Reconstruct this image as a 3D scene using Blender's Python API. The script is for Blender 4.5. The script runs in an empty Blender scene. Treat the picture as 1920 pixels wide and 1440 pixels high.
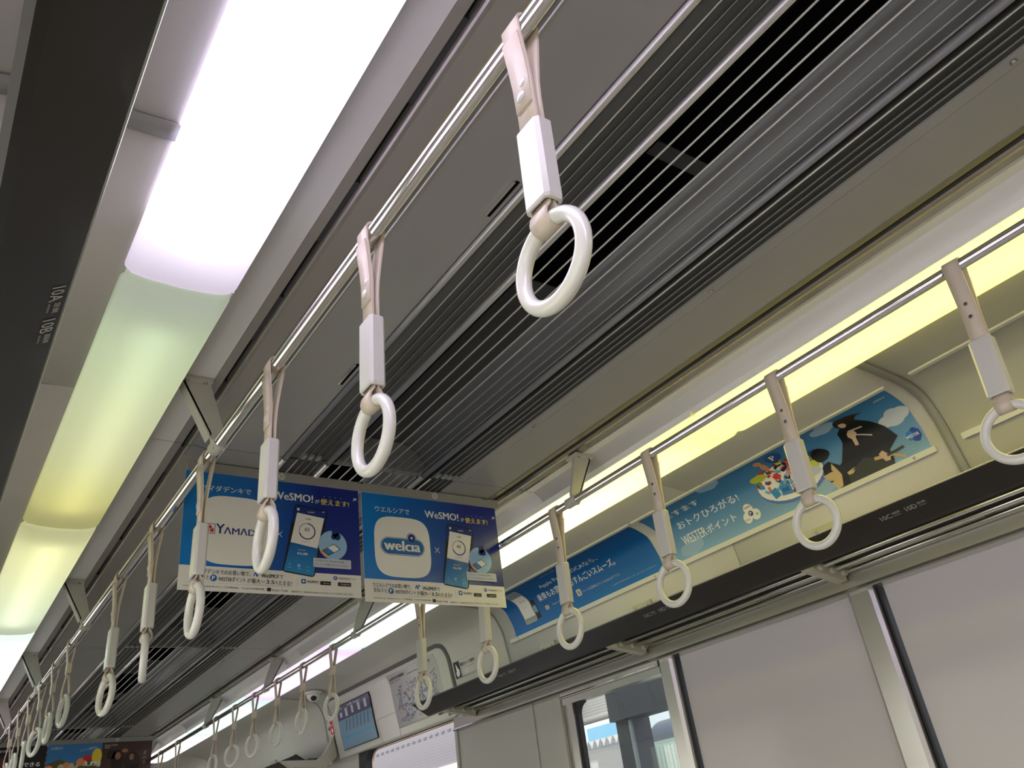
import bpy, bmesh, math, random
from mathutils import Matrix, Vector

# ------------------------------------------------------------------ camera, sky, exposure
S = bpy.context.scene
C = S.collection
ZC = 1.25                       # camera height above the carriage floor; shapes below are given relative to the camera

cam_d = bpy.data.cameras.new('camera')
cam = bpy.data.objects.new('camera', cam_d)
C.objects.link(cam)
cam_d.sensor_width = 36.0
cam_d.lens = 28.445
cam_d.clip_start = 0.01
R0 = (0.821173367, -0.556500871, -0.126416302)     # camera right in the carriage
R1 = (0.186353368, 0.470865350, -0.862298234)      # camera down
R2 = (0.539394775, 0.684538241, 0.490367896)       # view direction
cam.matrix_world = Matrix(((R0[0], -R1[0], -R2[0], 0), (R0[1], -R1[1], -R2[1], 0), (R0[2], -R1[2], -R2[2], ZC), (0, 0, 0, 1)))
S.camera = cam

S.view_settings.view_transform = 'Standard'
S.view_settings.look = 'None'
S.view_settings.gamma = 1.0
S.view_settings.use_curve_mapping = False
S.view_settings.exposure = 0.5
S.cycles.use_denoising = True
S.cycles.max_bounces = 10
S.cycles.diffuse_bounces = 6
S.cycles.glossy_bounces = 4
S.cycles.transmission_bounces = 6
S.cycles.sample_clamp_indirect = 6.0

W = bpy.data.worlds.new('sky')
S.world = W
W.use_nodes = True
bgn = W.node_tree.nodes['Background']
# sky made brighter on the left as added fill through the left windows
wnt = W.node_tree
wtc = wnt.nodes.new('ShaderNodeTexCoord'); wsp = wnt.nodes.new('ShaderNodeSeparateXYZ'); wmr = wnt.nodes.new('ShaderNodeMapRange'); wcr = wnt.nodes.new('ShaderNodeValToRGB')
wnt.links.new(wtc.outputs['Generated'], wsp.inputs[0]); wnt.links.new(wsp.outputs['X'], wmr.inputs['Value']); wnt.links.new(wsp.outputs['X'], wcr.inputs[0])
wmr.inputs['From Min'].default_value = -0.45; wmr.inputs['From Max'].default_value = -0.02
wmr.inputs['To Min'].default_value = 2.3; wmr.inputs['To Max'].default_value = 1.1
wnt.links.new(wmr.outputs['Result'], bgn.inputs['Strength'])
wcr.color_ramp.elements[0].color = (1.0, .975, .915, 1)
wcr.color_ramp.elements[1].position = .05
wcr.color_ramp.elements[1].color = (.84, .91, 1.0, 1)
wnt.links.new(wcr.outputs[0], bgn.inputs['Color'])

COVER_GLOW = 1.0        # scales every ceiling lamp
TUBE_GLOW = 1.0

# ------------------------------------------------------------------ materials
MATS = {}


def mat(name, rgb=(0.5, 0.5, 0.5), rough=0.5, metal=0.0, vary=0.0, vscale=20.0, bump=0.0, bscale=200.0, coat=0.0, emit=0.0, emit_rgb=None,
        stretch=None, spec=0.5, rvary=0.0):
    if name in MATS:
        return MATS[name]
    m = bpy.data.materials.new(name)
    m.use_nodes = True
    nt = m.node_tree
    b = nt.nodes['Principled BSDF']
    b.inputs['Base Color'].default_value = (*rgb, 1)
    b.inputs['Roughness'].default_value = rough
    b.inputs['Metallic'].default_value = metal
    b.inputs['Specular IOR Level'].default_value = spec
    if coat:
        b.inputs['Coat Weight'].default_value = coat
        b.inputs['Coat Roughness'].default_value = 0.08
    if emit:
        b.inputs['Emission Color'].default_value = (*(emit_rgb or rgb), 1)
        b.inputs['Emission Strength'].default_value = emit
    tc = None
    if vary or bump or rvary:
        tc = nt.nodes.new('ShaderNodeTexCoord')
        mp = nt.nodes.new('ShaderNodeMapping')
        nt.links.new(tc.outputs['Object'], mp.inputs['Vector'])
        if stretch:
            mp.inputs['Scale'].default_value = stretch
    if vary or rvary:
        n = nt.nodes.new('ShaderNodeTexNoise')
        n.inputs['Scale'].default_value = vscale
        n.inputs['Detail'].default_value = 4
        nt.links.new(mp.outputs['Vector'], n.inputs['Vector'])
        if vary:
            r = nt.nodes.new('ShaderNodeMix')
            r.data_type = 'RGBA'
            r.inputs['A'].default_value = (*[max(0, c * (1 - vary)) for c in rgb], 1)
            r.inputs['B'].default_value = (*[min(1, c * (1 + vary)) for c in rgb], 1)
            nt.links.new(n.outputs['Fac'], r.inputs['Factor'])
            nt.links.new(r.outputs['Result'], b.inputs['Base Color'])
        if rvary:
            q = nt.nodes.new('ShaderNodeMapRange')
            q.inputs['To Min'].default_value = max(0.02, rough - rvary)
            q.inputs['To Max'].default_value = rough + rvary
            nt.links.new(n.outputs['Fac'], q.inputs['Value'])
            nt.links.new(q.outputs['Result'], b.inputs['Roughness'])
    if bump:
        n2 = nt.nodes.new('ShaderNodeTexNoise')
        n2.inputs['Scale'].default_value = bscale
        nt.links.new(mp.outputs['Vector'], n2.inputs['Vector'])
        bp = nt.nodes.new('ShaderNodeBump')
        bp.inputs['Strength'].default_value = bump
        bp.inputs['Distance'].default_value = 0.001
        nt.links.new(n2.outputs['Fac'], bp.inputs['Height'])
        nt.links.new(bp.outputs['Normal'], b.inputs['Normal'])
    MATS[name] = m
    return m


def flat(name, rgb, rough=0.45, coat=0.0):
    return mat(name, rgb, rough, coat=coat)


def srgb(r, g, b):
    f = lambda c: (c / 255 / 12.92) if c / 255 <= 0.04045 else ((c / 255 + 0.055) / 1.055) ** 2.4
    return (f(r), f(g), f(b))


M_LINING = mat('lining_panel', (0.62, 0.60, 0.54), 0.42, vary=0.04, vscale=9, bump=0.05, bscale=400)
M_CEIL = mat('ceiling_panel', (0.315, 0.305, 0.295), 0.27, vary=0.03, vscale=6)
M_TRIM = mat('ceiling_trim', (0.31, 0.285, 0.26), 0.28, metal=0.35)
M_GOLD = mat('aluminium_trim', (0.46, 0.43, 0.36), 0.2, metal=0.85)
M_DARK = mat('dark_gap', (0.012, 0.012, 0.015), 0.7)
M_BLACK = mat('black_opening', (0.004, 0.004, 0.006), 0.9, spec=0.05)
M_JOINT = mat('joint_gap', (0.02, 0.02, 0.02), 0.8)
M_BEAD = mat('satin_bead', (0.62, 0.61, 0.62), 0.28, metal=0.7, vary=0.03)
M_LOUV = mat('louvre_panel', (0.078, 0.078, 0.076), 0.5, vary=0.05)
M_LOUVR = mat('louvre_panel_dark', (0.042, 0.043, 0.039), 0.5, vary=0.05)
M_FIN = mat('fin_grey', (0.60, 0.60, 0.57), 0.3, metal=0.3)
M_FIND = mat('fin_shaded', (0.30, 0.30, 0.29), 0.35, metal=0.3)  # fin metal again, darkened in colour where fins should look less lit
M_PLATE = mat('recess_plate', (0.07, 0.07, 0.072), 0.6, vary=0.1)
M_CURVE = mat('recess_reflector', (0.24, 0.24, 0.26), 0.4, metal=0.2, vary=0.04)
M_CHROME = mat('polished_steel', (0.78, 0.77, 0.76), 0.10, metal=1.0, rvary=0.03, vscale=14)
M_STEEL = mat('brushed_steel', (0.55, 0.54, 0.50), 0.27, metal=0.95, vary=0.05, vscale=10, stretch=(6, .4, 6))
M_ROD = mat('rack_rod_steel', (0.88, 0.87, 0.82), 0.12, metal=1.0)
M_FASCIA = mat('rack_fascia_brown', (0.021, 0.0165, 0.0155), 0.33, metal=0.1, vary=0.12, vscale=7, coat=0.15)
M_PAINT = mat('painted_bracket', (0.47, 0.46, 0.41), 0.45, vary=0.05)
M_BRK = mat('rack_bracket_paint', (0.50, 0.49, 0.38), 0.42, vary=0.05)
M_GASKET = mat('grey_gasket', (0.30, 0.30, 0.27), 0.5)
M_DGASKET = mat('shaded_gasket', (0.13, 0.13, 0.12), 0.55)
M_RUBBER = mat('black_rubber', (0.015, 0.015, 0.018), 0.55)
M_SCREW = mat('screw_steel', (0.45, 0.44, 0.42), 0.25, metal=1.0)
M_WHITE = mat('white_plastic', (0.74, 0.73, 0.66), 0.4)
M_RAILW = mat('poster_rail_white', (0.70, 0.69, 0.60), 0.4)
M_BAND = mat('strap_band_tan', (0.60, 0.52, 0.41), 0.45, bump=0.12, bscale=900, vary=0.05)
M_IVORY = mat('ivory_plastic', (0.58, 0.57, 0.52), 0.28, coat=0.25, vary=0.02)
M_RING = mat('ivory_ring', (0.70, 0.70, 0.63), 0.2, coat=0.4, vary=0.02)
M_WALL = mat('side_wall_panel', (0.46, 0.455, 0.42), 0.45, vary=0.04, vscale=5)
M_FLOOR = mat('floor_vinyl', (0.46, 0.44, 0.42), 0.5, vary=0.12, vscale=60)
M_REFL = mat('lamp_housing_white', (0.80, 0.80, 0.78), 0.5)
M_BAR = mat('poster_bar_grey', (0.30, 0.295, 0.27), 0.4, vary=0.05)

# ------------------------------------------------------------------ mesh helpers


class MB:
    def __init__(self):
        self.v, self.f, self.s = [], [], []

    def add(self, vs, fs, smooth=False):
        o = len(self.v)
        self.v += [tuple(p) for p in vs]
        for f in fs:
            self.f.append(tuple(i + o for i in f))
            self.s.append(smooth)
        return self

    def box(self, x0, x1, y0, y1, z0, z1):
        return self.add([(x0, y0, z0), (x1, y0, z0), (x1, y1, z0), (x0, y1, z0), (x0, y0, z1), (x1, y0, z1), (x1, y1, z1), (x0, y1, z1)],
                        [(0, 3, 2, 1), (4, 5, 6, 7), (0, 1, 5, 4), (1, 2, 6, 5), (2, 3, 7, 6), (3, 0, 4, 7)])

    def prism(self, prof, y0, y1, smooth=False):
        """closed x-z outline swept along the carriage"""
        n = len(prof)
        a = sum(prof[i][0] * prof[(i + 1) % n][1] - prof[(i + 1) % n][0] * prof[i][1] for i in range(n))
        if a < 0:
            prof = prof[::-1]
        vs = [(x, y0, z) for x, z in prof] + [(x, y1, z) for x, z in prof]
        o = len(self.v)
        self.v += vs
        for i in range(n):
            j = (i + 1) % n
            self.f.append((o + i, o + j, o + n + j, o + n + i)); self.s.append(smooth)
        self.f.append(tuple(o + i for i in range(n))[::-1]); self.s.append(False)
        self.f.append(tuple(o + n + i for i in range(n))); self.s.append(False)
        # outward winding
        self.f[-n - 2:] = [tuple(reversed(q)) for q in self.f[-n - 2:]]
        return self

    def tube(self, pts, r, n=12, caps=True, closed=False):
        pts = [Vector(p) for p in pts]
        m = len(pts)
        rs = r if isinstance(r, (list, tuple)) else [r] * m
        rings = []
        up = None
        for i, p in enumerate(pts):
            if closed:
                t = pts[(i + 1) % m] - pts[i - 1]
            else:
                t = pts[min(i + 1, m - 1)] - pts[max(i - 1, 0)]
            t.normalize()
            if up is None:
                up = Vector((0, 0, 1)) if abs(t.z) < 0.9 else Vector((1, 0, 0))
            a = t.cross(up).normalized()
            b = a.cross(t).normalized()
            up = b
            rings.append([p + rs[i] * (math.cos(2 * math.pi * k / n) * a + math.sin(2 * math.pi * k / n) * b) for k in range(n)])
        o = len(self.v)
        for rg in rings:
            self.v += [tuple(p) for p in rg]
        for i in range(m if closed else m - 1):
            j = (i + 1) % m
            for k in range(n):
                l = (k + 1) % n
                self.f.append((o + i * n + k, o + i * n + l, o + j * n + l, o + j * n + k)); self.s.append(True)
        if caps and not closed:
            self.f.append(tuple(o + k for k in range(n))[::-1]); self.s.append(False)
            self.f.append(tuple(o + (m - 1) * n + k for k in range(n))); self.s.append(False)
        return self

    def ribbon(self, path, w, t, closed=False):
        """flat band following an x-z path, width along y"""
        m = len(path)
        L, Rr = [], []
        for i in range(m):
            p = path[i]
            q0 = path[i - 1] if (closed or i > 0) else path[i]
            q1 = path[(i + 1) % m] if (closed or i < m - 1) else path[i]
            d = Vector((q1[0] - q0[0], q1[1] - q0[1])).normalized()
            nx, nz = -d.y * t / 2, d.x * t / 2
            L.append((p[0] + nx, p[1] + nz)); Rr.append((p[0] - nx, p[1] - nz))
        ww = w if isinstance(w, (list, tuple)) else [w] * m
        o = len(self.v)
        for i in range(m):
            h = ww[i] / 2
            for (x, z), y in ((L[i], -h), (L[i], h), (Rr[i], h), (Rr[i], -h)):
                self.v.append((x, y, z))
        for i in range(m if closed else m - 1):
            j = (i + 1) % m
            for k in range(4):
                l = (k + 1) % 4
                self.f.append((o + i * 4 + k, o + i * 4 + l, o + j * 4 + l, o + j * 4 + k)); self.s.append(k in (0, 2))
        if not closed:
            self.f.append((o, o + 3, o + 2, o + 1)); self.s.append(False)
            e = o + (m - 1) * 4
            self.f.append((e, e + 1, e + 2, e + 3)); self.s.append(False)
        return self

    def disc(self, c, ax, r, h, n=16):
        """short cylinder, c = centre of its base, ax = axis"""
        ax = Vector(ax).normalized()
        c = Vector(c)
        return self.tube([c, c + ax * h], r, n)

    def dome(self, c, ax, r, h, n=20, m=6):
        ax = Vector(ax).normalized()
        c = Vector(c)
        pts = [c + ax * (h * math.sin(k * math.pi / 2 / m)) for k in range(m + 1)]
        return self.tube(pts, [max(1e-4, r * math.cos(k * math.pi / 2 / m)) for k in range(m + 1)], n)


ORG = {}


def make_mesh(name, mb, m, origin):
    me = bpy.data.meshes.new(name)
    me.from_pydata([(p[0] - origin[0], p[1] - origin[1], p[2] - origin[2]) for p in mb.v], [], mb.f)
    me.polygons.foreach_set('use_smooth', mb.s)
    me.update()
    bm = bmesh.new(); bm.from_mesh(me)
    bmesh.ops.recalc_face_normals(bm, faces=bm.faces)
    bm.to_mesh(me); bm.free()
    if m:
        me.materials.append(m)
    return me


def tag(o, label=None, cat=None, group=None, kind=None):
    if label: o['label'] = label
    if cat: o['category'] = cat
    if group: o['group'] = group
    if kind: o['kind'] = kind
    return o


def obj(name, mb, m, parent=None, label=None, cat=None, group=None, kind=None):
    if parent is None:
        xs = [p[0] for p in mb.v]; ys = [p[1] for p in mb.v]; zs = [p[2] for p in mb.v]
        org = ((min(xs) + max(xs)) / 2, (min(ys) + max(ys)) / 2, min(zs))
        o = bpy.data.objects.new(name, make_mesh(name, mb, m, org))
        o.location = (org[0], org[1], org[2] + ZC)
    else:
        org = ORG[parent.name]
        o = bpy.data.objects.new(name, make_mesh(name, mb, m, org))
        o.parent = parent
    ORG[o.name] = org
    C.objects.link(o)
    return tag(o, label, cat, group, kind)


def thing(name, loc, label, cat, group=None):
    o = bpy.data.objects.new(name, None)
    o.empty_display_size = 0.05
    o.location = (loc[0], loc[1], loc[2] + ZC)
    C.objects.link(o)
    ORG[o.name] = tuple(loc)
    return tag(o, label, cat, group)


def struct(name, mb, m, parent=None):
    return obj(name, mb, m, parent, kind='structure' if parent is None else None)


# ---- lettering: built-in font turned into outlines
TXT = {}


def glyphs(body, bold=0.0):
    k = body
    if k not in TXT:
        cu = bpy.data.curves.new('lettering', 'FONT')
        cu.body = body
        cu.resolution_u = 2
        ob = bpy.data.objects.new('lettering', cu)
        C.objects.link(ob)
        dg = bpy.context.evaluated_depsgraph_get()
        me = bpy.data.meshes.new_from_object(ob.evaluated_get(dg))
        vs = [(v.co.x, v.co.y) for v in me.vertices]
        fs = [tuple(p.vertices) for p in me.polygons]
        bpy.data.objects.remove(ob); bpy.data.curves.remove(cu); bpy.data.meshes.remove(me)
        TXT[k] = (vs, fs)
    return TXT[k]


class Flat:
    """flat or bent print: shapes in (u, v) laid on a carrier surface by fn(u, v, off)"""

    def __init__(self, parent, fn, cut=None, gap=0.00035):
        self.parent, self.fn, self.cut, self.gap = parent, fn, cut, gap

    def shapes(self, name, m, layer, items, label=None):
        if len(items) > 1 and ('lettering' in name or 'headline' in name) and 'dots' not in name:
            for it in items[:-1]:
                self.shapes(name, m, layer, [it], label)
            items = items[-1:]
        bm = bmesh.new()
        for it in items:
            if isinstance(it, tuple) and it and it[0] == 'T':
                vs, fs = it[1], it[2]
            else:
                vs, fs = it, [tuple(range(len(it)))]
            bv = [bm.verts.new((p[0], p[1], p[2] if len(p) > 2 else 0)) for p in vs]
            for f in fs:
                try:
                    bm.faces.new([bv[i] for i in f])
                except ValueError:
                    pass
        if self.cut:
            big = [f for f in bm.faces if len(f.verts) > 4]
            bmesh.ops.triangulate(bm, faces=big)
            vsv = [v.co.y for v in bm.verts]
            lo, hi = min(vsv), max(vsv)
            k = math.floor(lo / self.cut) + 1
            while k * self.cut < hi:
                bmesh.ops.bisect_plane(bm, geom=bm.verts[:] + bm.edges[:] + bm.faces[:], plane_co=(0, k * self.cut, 0), plane_no=(0, 1, 0), dist=1e-6)
                k += 1
        bm.verts.index_update()
        mb = MB()
        mb.v = [self.fn(v.co.x, v.co.y, (layer + v.co.z) * self.gap) for v in bm.verts]
        mb.f = [tuple(v.index for v in f.verts) for f in bm.faces]
        mb.s = [bool(self.cut)] * len(mb.f)
        bm.free()
        # no normal flipping needed: two-sided film
        me = bpy.data.meshes.new(name)
        org = ORG[self.parent.name]
        me.from_pydata([(p[0] - org[0], p[1] - org[1], p[2] - org[2]) for p in mb.v], [], mb.f)
        me.polygons.foreach_set('use_smooth', mb.s)
        me.materials.append(m)
        o = bpy.data.objects.new(name, me)
        o.parent = self.parent
        ORG[o.name] = org
        C.objects.link(o)
        if label: o['label'] = label
        return o


def text(body, u, v, w=None, h=None, size=0.02, bold=0.0, align='l', shear=0.0, rot=0.0):
    """lettering with its left (or centre) foot at u, v; w / h stretch it to that width / cap height"""
    vs, fs = glyphs(body)
    x0 = min(p[0] for p in vs); x1 = max(p[0] for p in vs)
    y0 = min(p[1] for p in vs); y1 = max(p[1] for p in vs)
    sx = (w / (x1 - x0)) if w else size
    sy = (h / (y1 - y0)) if h else (sx if w else size)
    if h and not w: sx = sy
    ox = 0 if align == 'l' else -(x1 - x0) * sx / 2
    c, s = math.cos(rot), math.sin(rot)
    out = []
    for p in vs:
        a = (p[0] - x0) * sx + ox + shear * (p[1] - y0) * sy
        b = (p[1] - (y0 if h else 0)) * sy
        out.append((u + a * c - b * s, v + a * s + b * c))
    if bold:                       # thicker strokes: the same outlines once more, slightly apart
        d = bold * sx * .9
        n = len(out)
        out = [(p[0] - d, p[1]) for p in out] + [(p[0] + d, p[1], .3) for p in out]
        fs = list(fs) + [tuple(i + n for i in f) for f in fs]
    return ('T', out, fs)


def rect(u0, v0, u1, v1):
    return [(u0, v0), (u1, v0), (u1, v1), (u0, v1)]


def rrect(u0, v0, u1, v1, r, n=6):
    p = []
    for cx, cy, a0 in ((u1 - r, v0 + r, -90), (u1 - r, v1 - r, 0), (u0 + r, v1 - r, 90), (u0 + r, v0 + r, 180)):
        for k in range(n + 1):
            a = math.radians(a0 + 90 * k / n)
            p.append((cx + r * math.cos(a), cy + r * math.sin(a)))
    return p


def ell(u, v, a, b=None, n=28, a0=0, a1=360):
    b = b or a
    full = (a1 - a0) >= 360
    return [(u + a * math.cos(math.radians(a0 + (a1 - a0) * k / n)), v + b * math.sin(math.radians(a0 + (a1 - a0) * k / n))) for k in range(n if full else n + 1)]


def sq(u, v, a, b, e=4.0, n=48):
    """soft square"""
    p = []
    for k in range(n):
        t = 2 * math.pi * k / n
        c, s = math.cos(t), math.sin(t)
        p.append((u + a * math.copysign(abs(c) ** (2 / e), c), v + b * math.copysign(abs(s) ** (2 / e), s)))
    return p


def ringp(u, v, r0, r1, n=40, a0=0, a1=360):
    """ring as a mesh item"""
    vs, fs = [], []
    full = (a1 - a0) >= 360
    for k in range(n + (0 if full else 1)):
        a = math.radians(a0 + (a1 - a0) * k / n)
        vs += [(u + r0 * math.cos(a), v + r0 * math.sin(a)), (u + r1 * math.cos(a), v + r1 * math.sin(a))]
    m = len(vs) // 2
    for k in range(n):
        j = (k + 1) % m
        fs.append((2 * k, 2 * k + 1, 2 * j + 1, 2 * j))
    return ('T', vs, fs)


def line(u0, v0, u1, v1, w):
    d = Vector((u1 - u0, v1 - v0)).normalized()
    nx, ny = -d.y * w / 2, d.x * w / 2
    return [(u0 + nx, v0 + ny), (u0 - nx, v0 - ny), (u1 - nx, v1 - ny), (u1 + nx, v1 + ny)]


def turn(pts, u, v, deg):
    c, s = math.cos(math.radians(deg)), math.sin(math.radians(deg))
    return [(u + (p[0] - u) * c - (p[1] - v) * s, v + (p[0] - u) * s + (p[1] - v) * c) for p in pts]


XC = 0.93                        # centre line of the carriage


def mx(prof):
    return [(2 * XC - x, z) for x, z in prof]


# ------------------------------------------------------------------ the carriage shell
YB, YF = -3.0, 12.6              # back and far end
ZCE = 0.945                      # ceiling
ZFL = -ZC

ARC = [(2.05, .50), (2.043, .56), (2.025, .637), (2.012, .707), (2.0, .77), (1.985, .805), (1.966, .838), (1.936, .857), (1.89, .872), (1.80, .879), (1.70, .885)]


def smooth_arc(P, sub=4):
    out = []
    n = len(P)
    for i in range(n - 1):
        p0, p1, p2, p3 = P[max(i - 1, 0)], P[i], P[i + 1], P[min(i + 2, n - 1)]
        for k in range(sub):
            t = k / sub
            out.append(tuple(0.5 * ((2 * p1[d]) + (-p0[d] + p2[d]) * t + (2 * p0[d] - 5 * p1[d] + 4 * p2[d] - p3[d]) * t * t + (-p0[d] + 3 * p1[d] - 3 * p2[d] + p3[d]) * t ** 3) for d in (0, 1)))
    out.append(P[-1])
    return out


ARCS = smooth_arc(ARC)
ARCD = [0.0]
for a_, b_ in zip(ARCS, ARCS[1:]):
    ARCD.append(ARCD[-1] + math.hypot(b_[0] - a_[0], b_[1] - a_[1]))


def arc_pt(s, off=0.0):
    """point on the right lining, s metres up its curve, off = towards the room"""
    s = max(0.0, min(ARCD[-1] - 1e-6, s))
    i = max(k for k in range(len(ARCD) - 1) if ARCD[k] <= s)
    t = (s - ARCD[i]) / (ARCD[i + 1] - ARCD[i])
    def nrm(k):
        a, b = ARCS[max(k - 1, 0)], ARCS[min(k + 1, len(ARCS) - 1)]
        d = Vector((b[0] - a[0], b[1] - a[1])).normalized()
        return (-d.y, d.x)
    n0, n1 = nrm(i), nrm(i + 1)
    x = ARCS[i][0] * (1 - t) + ARCS[i + 1][0] * t
    z = ARCS[i][1] * (1 - t) + ARCS[i + 1][1] * t
    return x + off * (n0[0] * (1 - t) + n1[0] * t), z + off * (n0[1] * (1 - t) + n1[1] * t)


def arc_band(s0, s1, o0, o1, step=0.012):
    """closed outline of a layer on the lining from offset o0 to o1"""
    n = max(1, int((s1 - s0) / step))
    ss = [s0 + (s1 - s0) * k / n for k in range(n + 1)]
    return [arc_pt(s, o1) for s in ss] + [arc_pt(s, o0) for s in reversed(ss)]


# --- linings left and right
LIN = arc_band(0.028, ARCD[-1] - .001, -0.012, 0.0)
JOINTS_R = [YB, 0.836, 1.573, 2.84, 4.72, 6.9, 9.2, YF]
mb = MB()
for a_, b_ in zip(JOINTS_R, JOINTS_R[1:]):
    mb.prism(LIN, a_ + 0.0012, b_ - 0.0012, True)
mb.prism(arc_band(0.028, ARCD[-1] - .001, -0.03, -0.0125), YB, YF)
wall_r = struct('wall_right', mb, M_LINING)
mb = MB()
for a_, b_ in zip(JOINTS_R, JOINTS_R[1:]):
    mb.prism(mx(LIN), a_ + 0.0012, b_ - 0.0012, True)
mb.prism(mx(arc_band(0.028, ARCD[-1] - .001, -0.03, -0.0125)), YB, YF)
x0_, x1_ = 2 * XC - 2.20, 2 * XC - 2.062
LEFT_BAYS = [(-2.75, -1.75), (-1.65, -.65), (-.55, .45), (.55, 1.55), (1.65, 2.60), (3.45, 4.6), (5.2, 6.2), (6.3, 7.3), (7.4, 8.4)]
mb.box(x0_, x1_, YB, YF, ZFL, -.35)
mb.box(x0_, x1_, YB, YF, .47, .53)
ed_ = [YB] + [q for bay in LEFT_BAYS for q in bay] + [YF]
for a_, b_ in zip(ed_[0::2], ed_[1::2]):
    mb.box(x0_, x1_, a_, b_, -.35, .47)
wall_l = struct('wall_left', mb, M_LINING)

# --- floor, ends, roof
struct('floor', MB().box(2 * XC - 2.2, 2.2, YB, YF, ZFL - .05, ZFL), M_FLOOR)
struct('wall_back', MB().box(2 * XC - 2.2, 2.2, YB - .05, YB, ZFL, 1.2), M_WALL)
struct('wall_front', MB().box(2 * XC - 2.2, 2.2, YF, YF + .05, ZFL, 1.2), M_WALL)

# --- ceiling: flat panels with joints, a solid roof above
PJ = [YB, -0.14, 1.865, 3.87, 5.88, 7.89, 9.9, YF]
mb = MB()
for a_, b_ in zip(PJ, PJ[1:]):
    a, b = a_ + .0015, b_ - .0015
    mb.box(0.534, 0.680, a, b, ZCE, ZCE + .02)
    mb.box(1.205, 1.231, a, b, ZCE, ZCE + .02)
    mb.box(1.233, 1.377, a, b, ZCE + .001, ZCE + .02)
ceiling = struct('ceiling', mb, M_CEIL)
mb = MB()
for a_, b_ in zip(PJ, PJ[1:]):
    a, b = a_ + .0015, b_ - .0015
    mb.box(0.345, 0.412, a, b, ZCE, ZCE + .02)
    mb.box(1.458, 1.490, a, b, ZCE, ZCE + .02)
    # shoulders down to the lamp covers
    for P in ([(0.345, ZCE), (0.345, ZCE + .02), (0.322, .925), (0.322, .900), (0.334, .900), (0.338, .92)],):
        mb.prism(P, a, b)
    mb.prism([(1.490, ZCE), (1.49, ZCE + .02), (1.54, .925), (1.54, .899), (1.531, .899), (1.524, .915), (1.515, .930), (1.503, .940)], a, b, True)
struct('trim_12', mb, mat('side_strip_grey', (0.64, 0.63, 0.63), 0.3, vary=.03, vscale=6))
struct('ceiling_roof', MB().box(2 * XC - 2.2, 2.2, YB, YF, 1.10, 1.20), M_DARK)
mb = MB()
mb.box(0.15, 0.534, YB, YF, ZCE + .045, ZCE + .055)
mb.box(0.534, 0.70, YB, YF, ZCE + .0205, ZCE + .03)
mb.box(1.2, 1.40, YB, YF, ZCE + .0205, ZCE + .03)
mb.box(1.39, 1.72, YB, YF, ZCE + .045, ZCE + .055)
struct('ceiling_backing', mb, M_JOINT)

# channel bars beside the strap rails
mb = MB()
for a_, b_ in zip(PJ, PJ[1:]):
    a, b = a_ + .0015, b_ - .0015
    mb.prism([(0.4125, ZCE - .0012), (0.4305, ZCE - .0012), (0.4305, ZCE + .018), (0.4125, ZCE + .018)], a, b)
    mb.prism([(0.4440, ZCE - .001), (0.447, ZCE - .004), (0.455, ZCE - .002), (0.474, ZCE - .004), (0.489, ZCE - .006), (0.496, ZCE - .002), (0.496, ZCE + .02), (0.444, ZCE + .02)], a, b, False)
struct('trim_1', mb, M_TRIM)
mb = MB()
for a_, b_ in zip(PJ, PJ[1:]):
    a, b = a_ + .0015, b_ - .0015
    mb.prism([(1.3775, ZCE - .001), (1.394, ZCE - .001), (1.394, ZCE + .018), (1.3775, ZCE + .018)], a, b)
    mb.prism([(1.409, ZCE - .001), (1.4125, ZCE - .004), (1.416, ZCE - .0015), (1.4185, ZCE - .004), (1.422, ZCE - .0015), (1.438, ZCE + .004), (1.4535, ZCE + .001), (1.4565, ZCE - .003), (1.4575, ZCE + .02), (1.409, ZCE + .02)], a, b, False)
struct('trim_2', mb, M_GOLD)
# little spacers seen inside the left slot
mb = MB()
y = 0.2
while y < 8:
    mb.box(0.4315, 0.4435, y, y + .16, ZCE + .008, ZCE + .02)
    y += 0.34
struct('trim_3', mb, mat('slot_spacer', (0.05, 0.05, 0.055), 0.5))
# bright edge beside the left rail
mb = MB()
mb.tube([(0.5325, YB, ZCE - .001), (0.5325, YF, ZCE - .001)], 0.002, 8)
struct('trim_4', mb, M_BEAD)

# --- grey gasket arches on the linings
for k, (yy, ww, mt) in enumerate(((0.838, .022, M_GASKET), (2.845, .007, M_GASKET), (4.735, .01, M_GASKET))):
    mb = MB().prism(arc_band(0.03, ARCD[-1] - .003, 0.0005, 0.004), yy - ww / 2, yy + ww / 2, True)
    mb.prism(mx(arc_band(0.03, ARCD[-1] - .003, 0.0005, 0.003)), yy - ww / 2 - .005, yy + ww / 2 + .005, True)
    struct('trim_%d' % (5 + k), mb, mt)

# --- window wall on the right: beam, pillars, lower wall, end panel
mb = MB()
mb.prism([(2.046, .534), (2.058, .538), (2.09, .538), (2.09, .470), (2.036, .470), (2.034, .474), (2.036, .480), (2.046, .484)], YB, 3.372)
struct('trim_8', mb, M_STEEL)
BAYS = [(-1.9, -1.16), (-1.08, -0.34), (-.26, .40), (.46, 1.195), (1.28, 1.975), (2.045, 2.60)]
PIL = [(-1.16, -1.08), (-.34, -.26), (.40, .46), (1.200, 1.280), (1.977, 2.042)]
mb = MB()
for a, b in PIL:
    h = 0.010
    vs = []
    pr = [(2.078, a), (2.060, a + .001), (2.051, a + h), (2.051, b - h * 1.2), (2.060, b - .001), (2.078, b), (2.12, b), (2.12, a)]
    vs = [(x, y, -.35) for x, y in pr] + [(x, y, .4695) for x, y in pr]
    n = len(pr)
    mb.add(vs, [(i, (i + 1) % n, n + (i + 1) % n, n + i) for i in range(n)] + [tuple(range(n))[::-1], tuple(range(n, 2 * n))])
struct('trim_9', mb, M_STEEL)
mb = MB()
mb.box(2.062, 2.20, YB, 3.372, ZFL, -.35)
mb.box(2.062, 2.20, YB, -1.9, -.35, .53)
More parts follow.
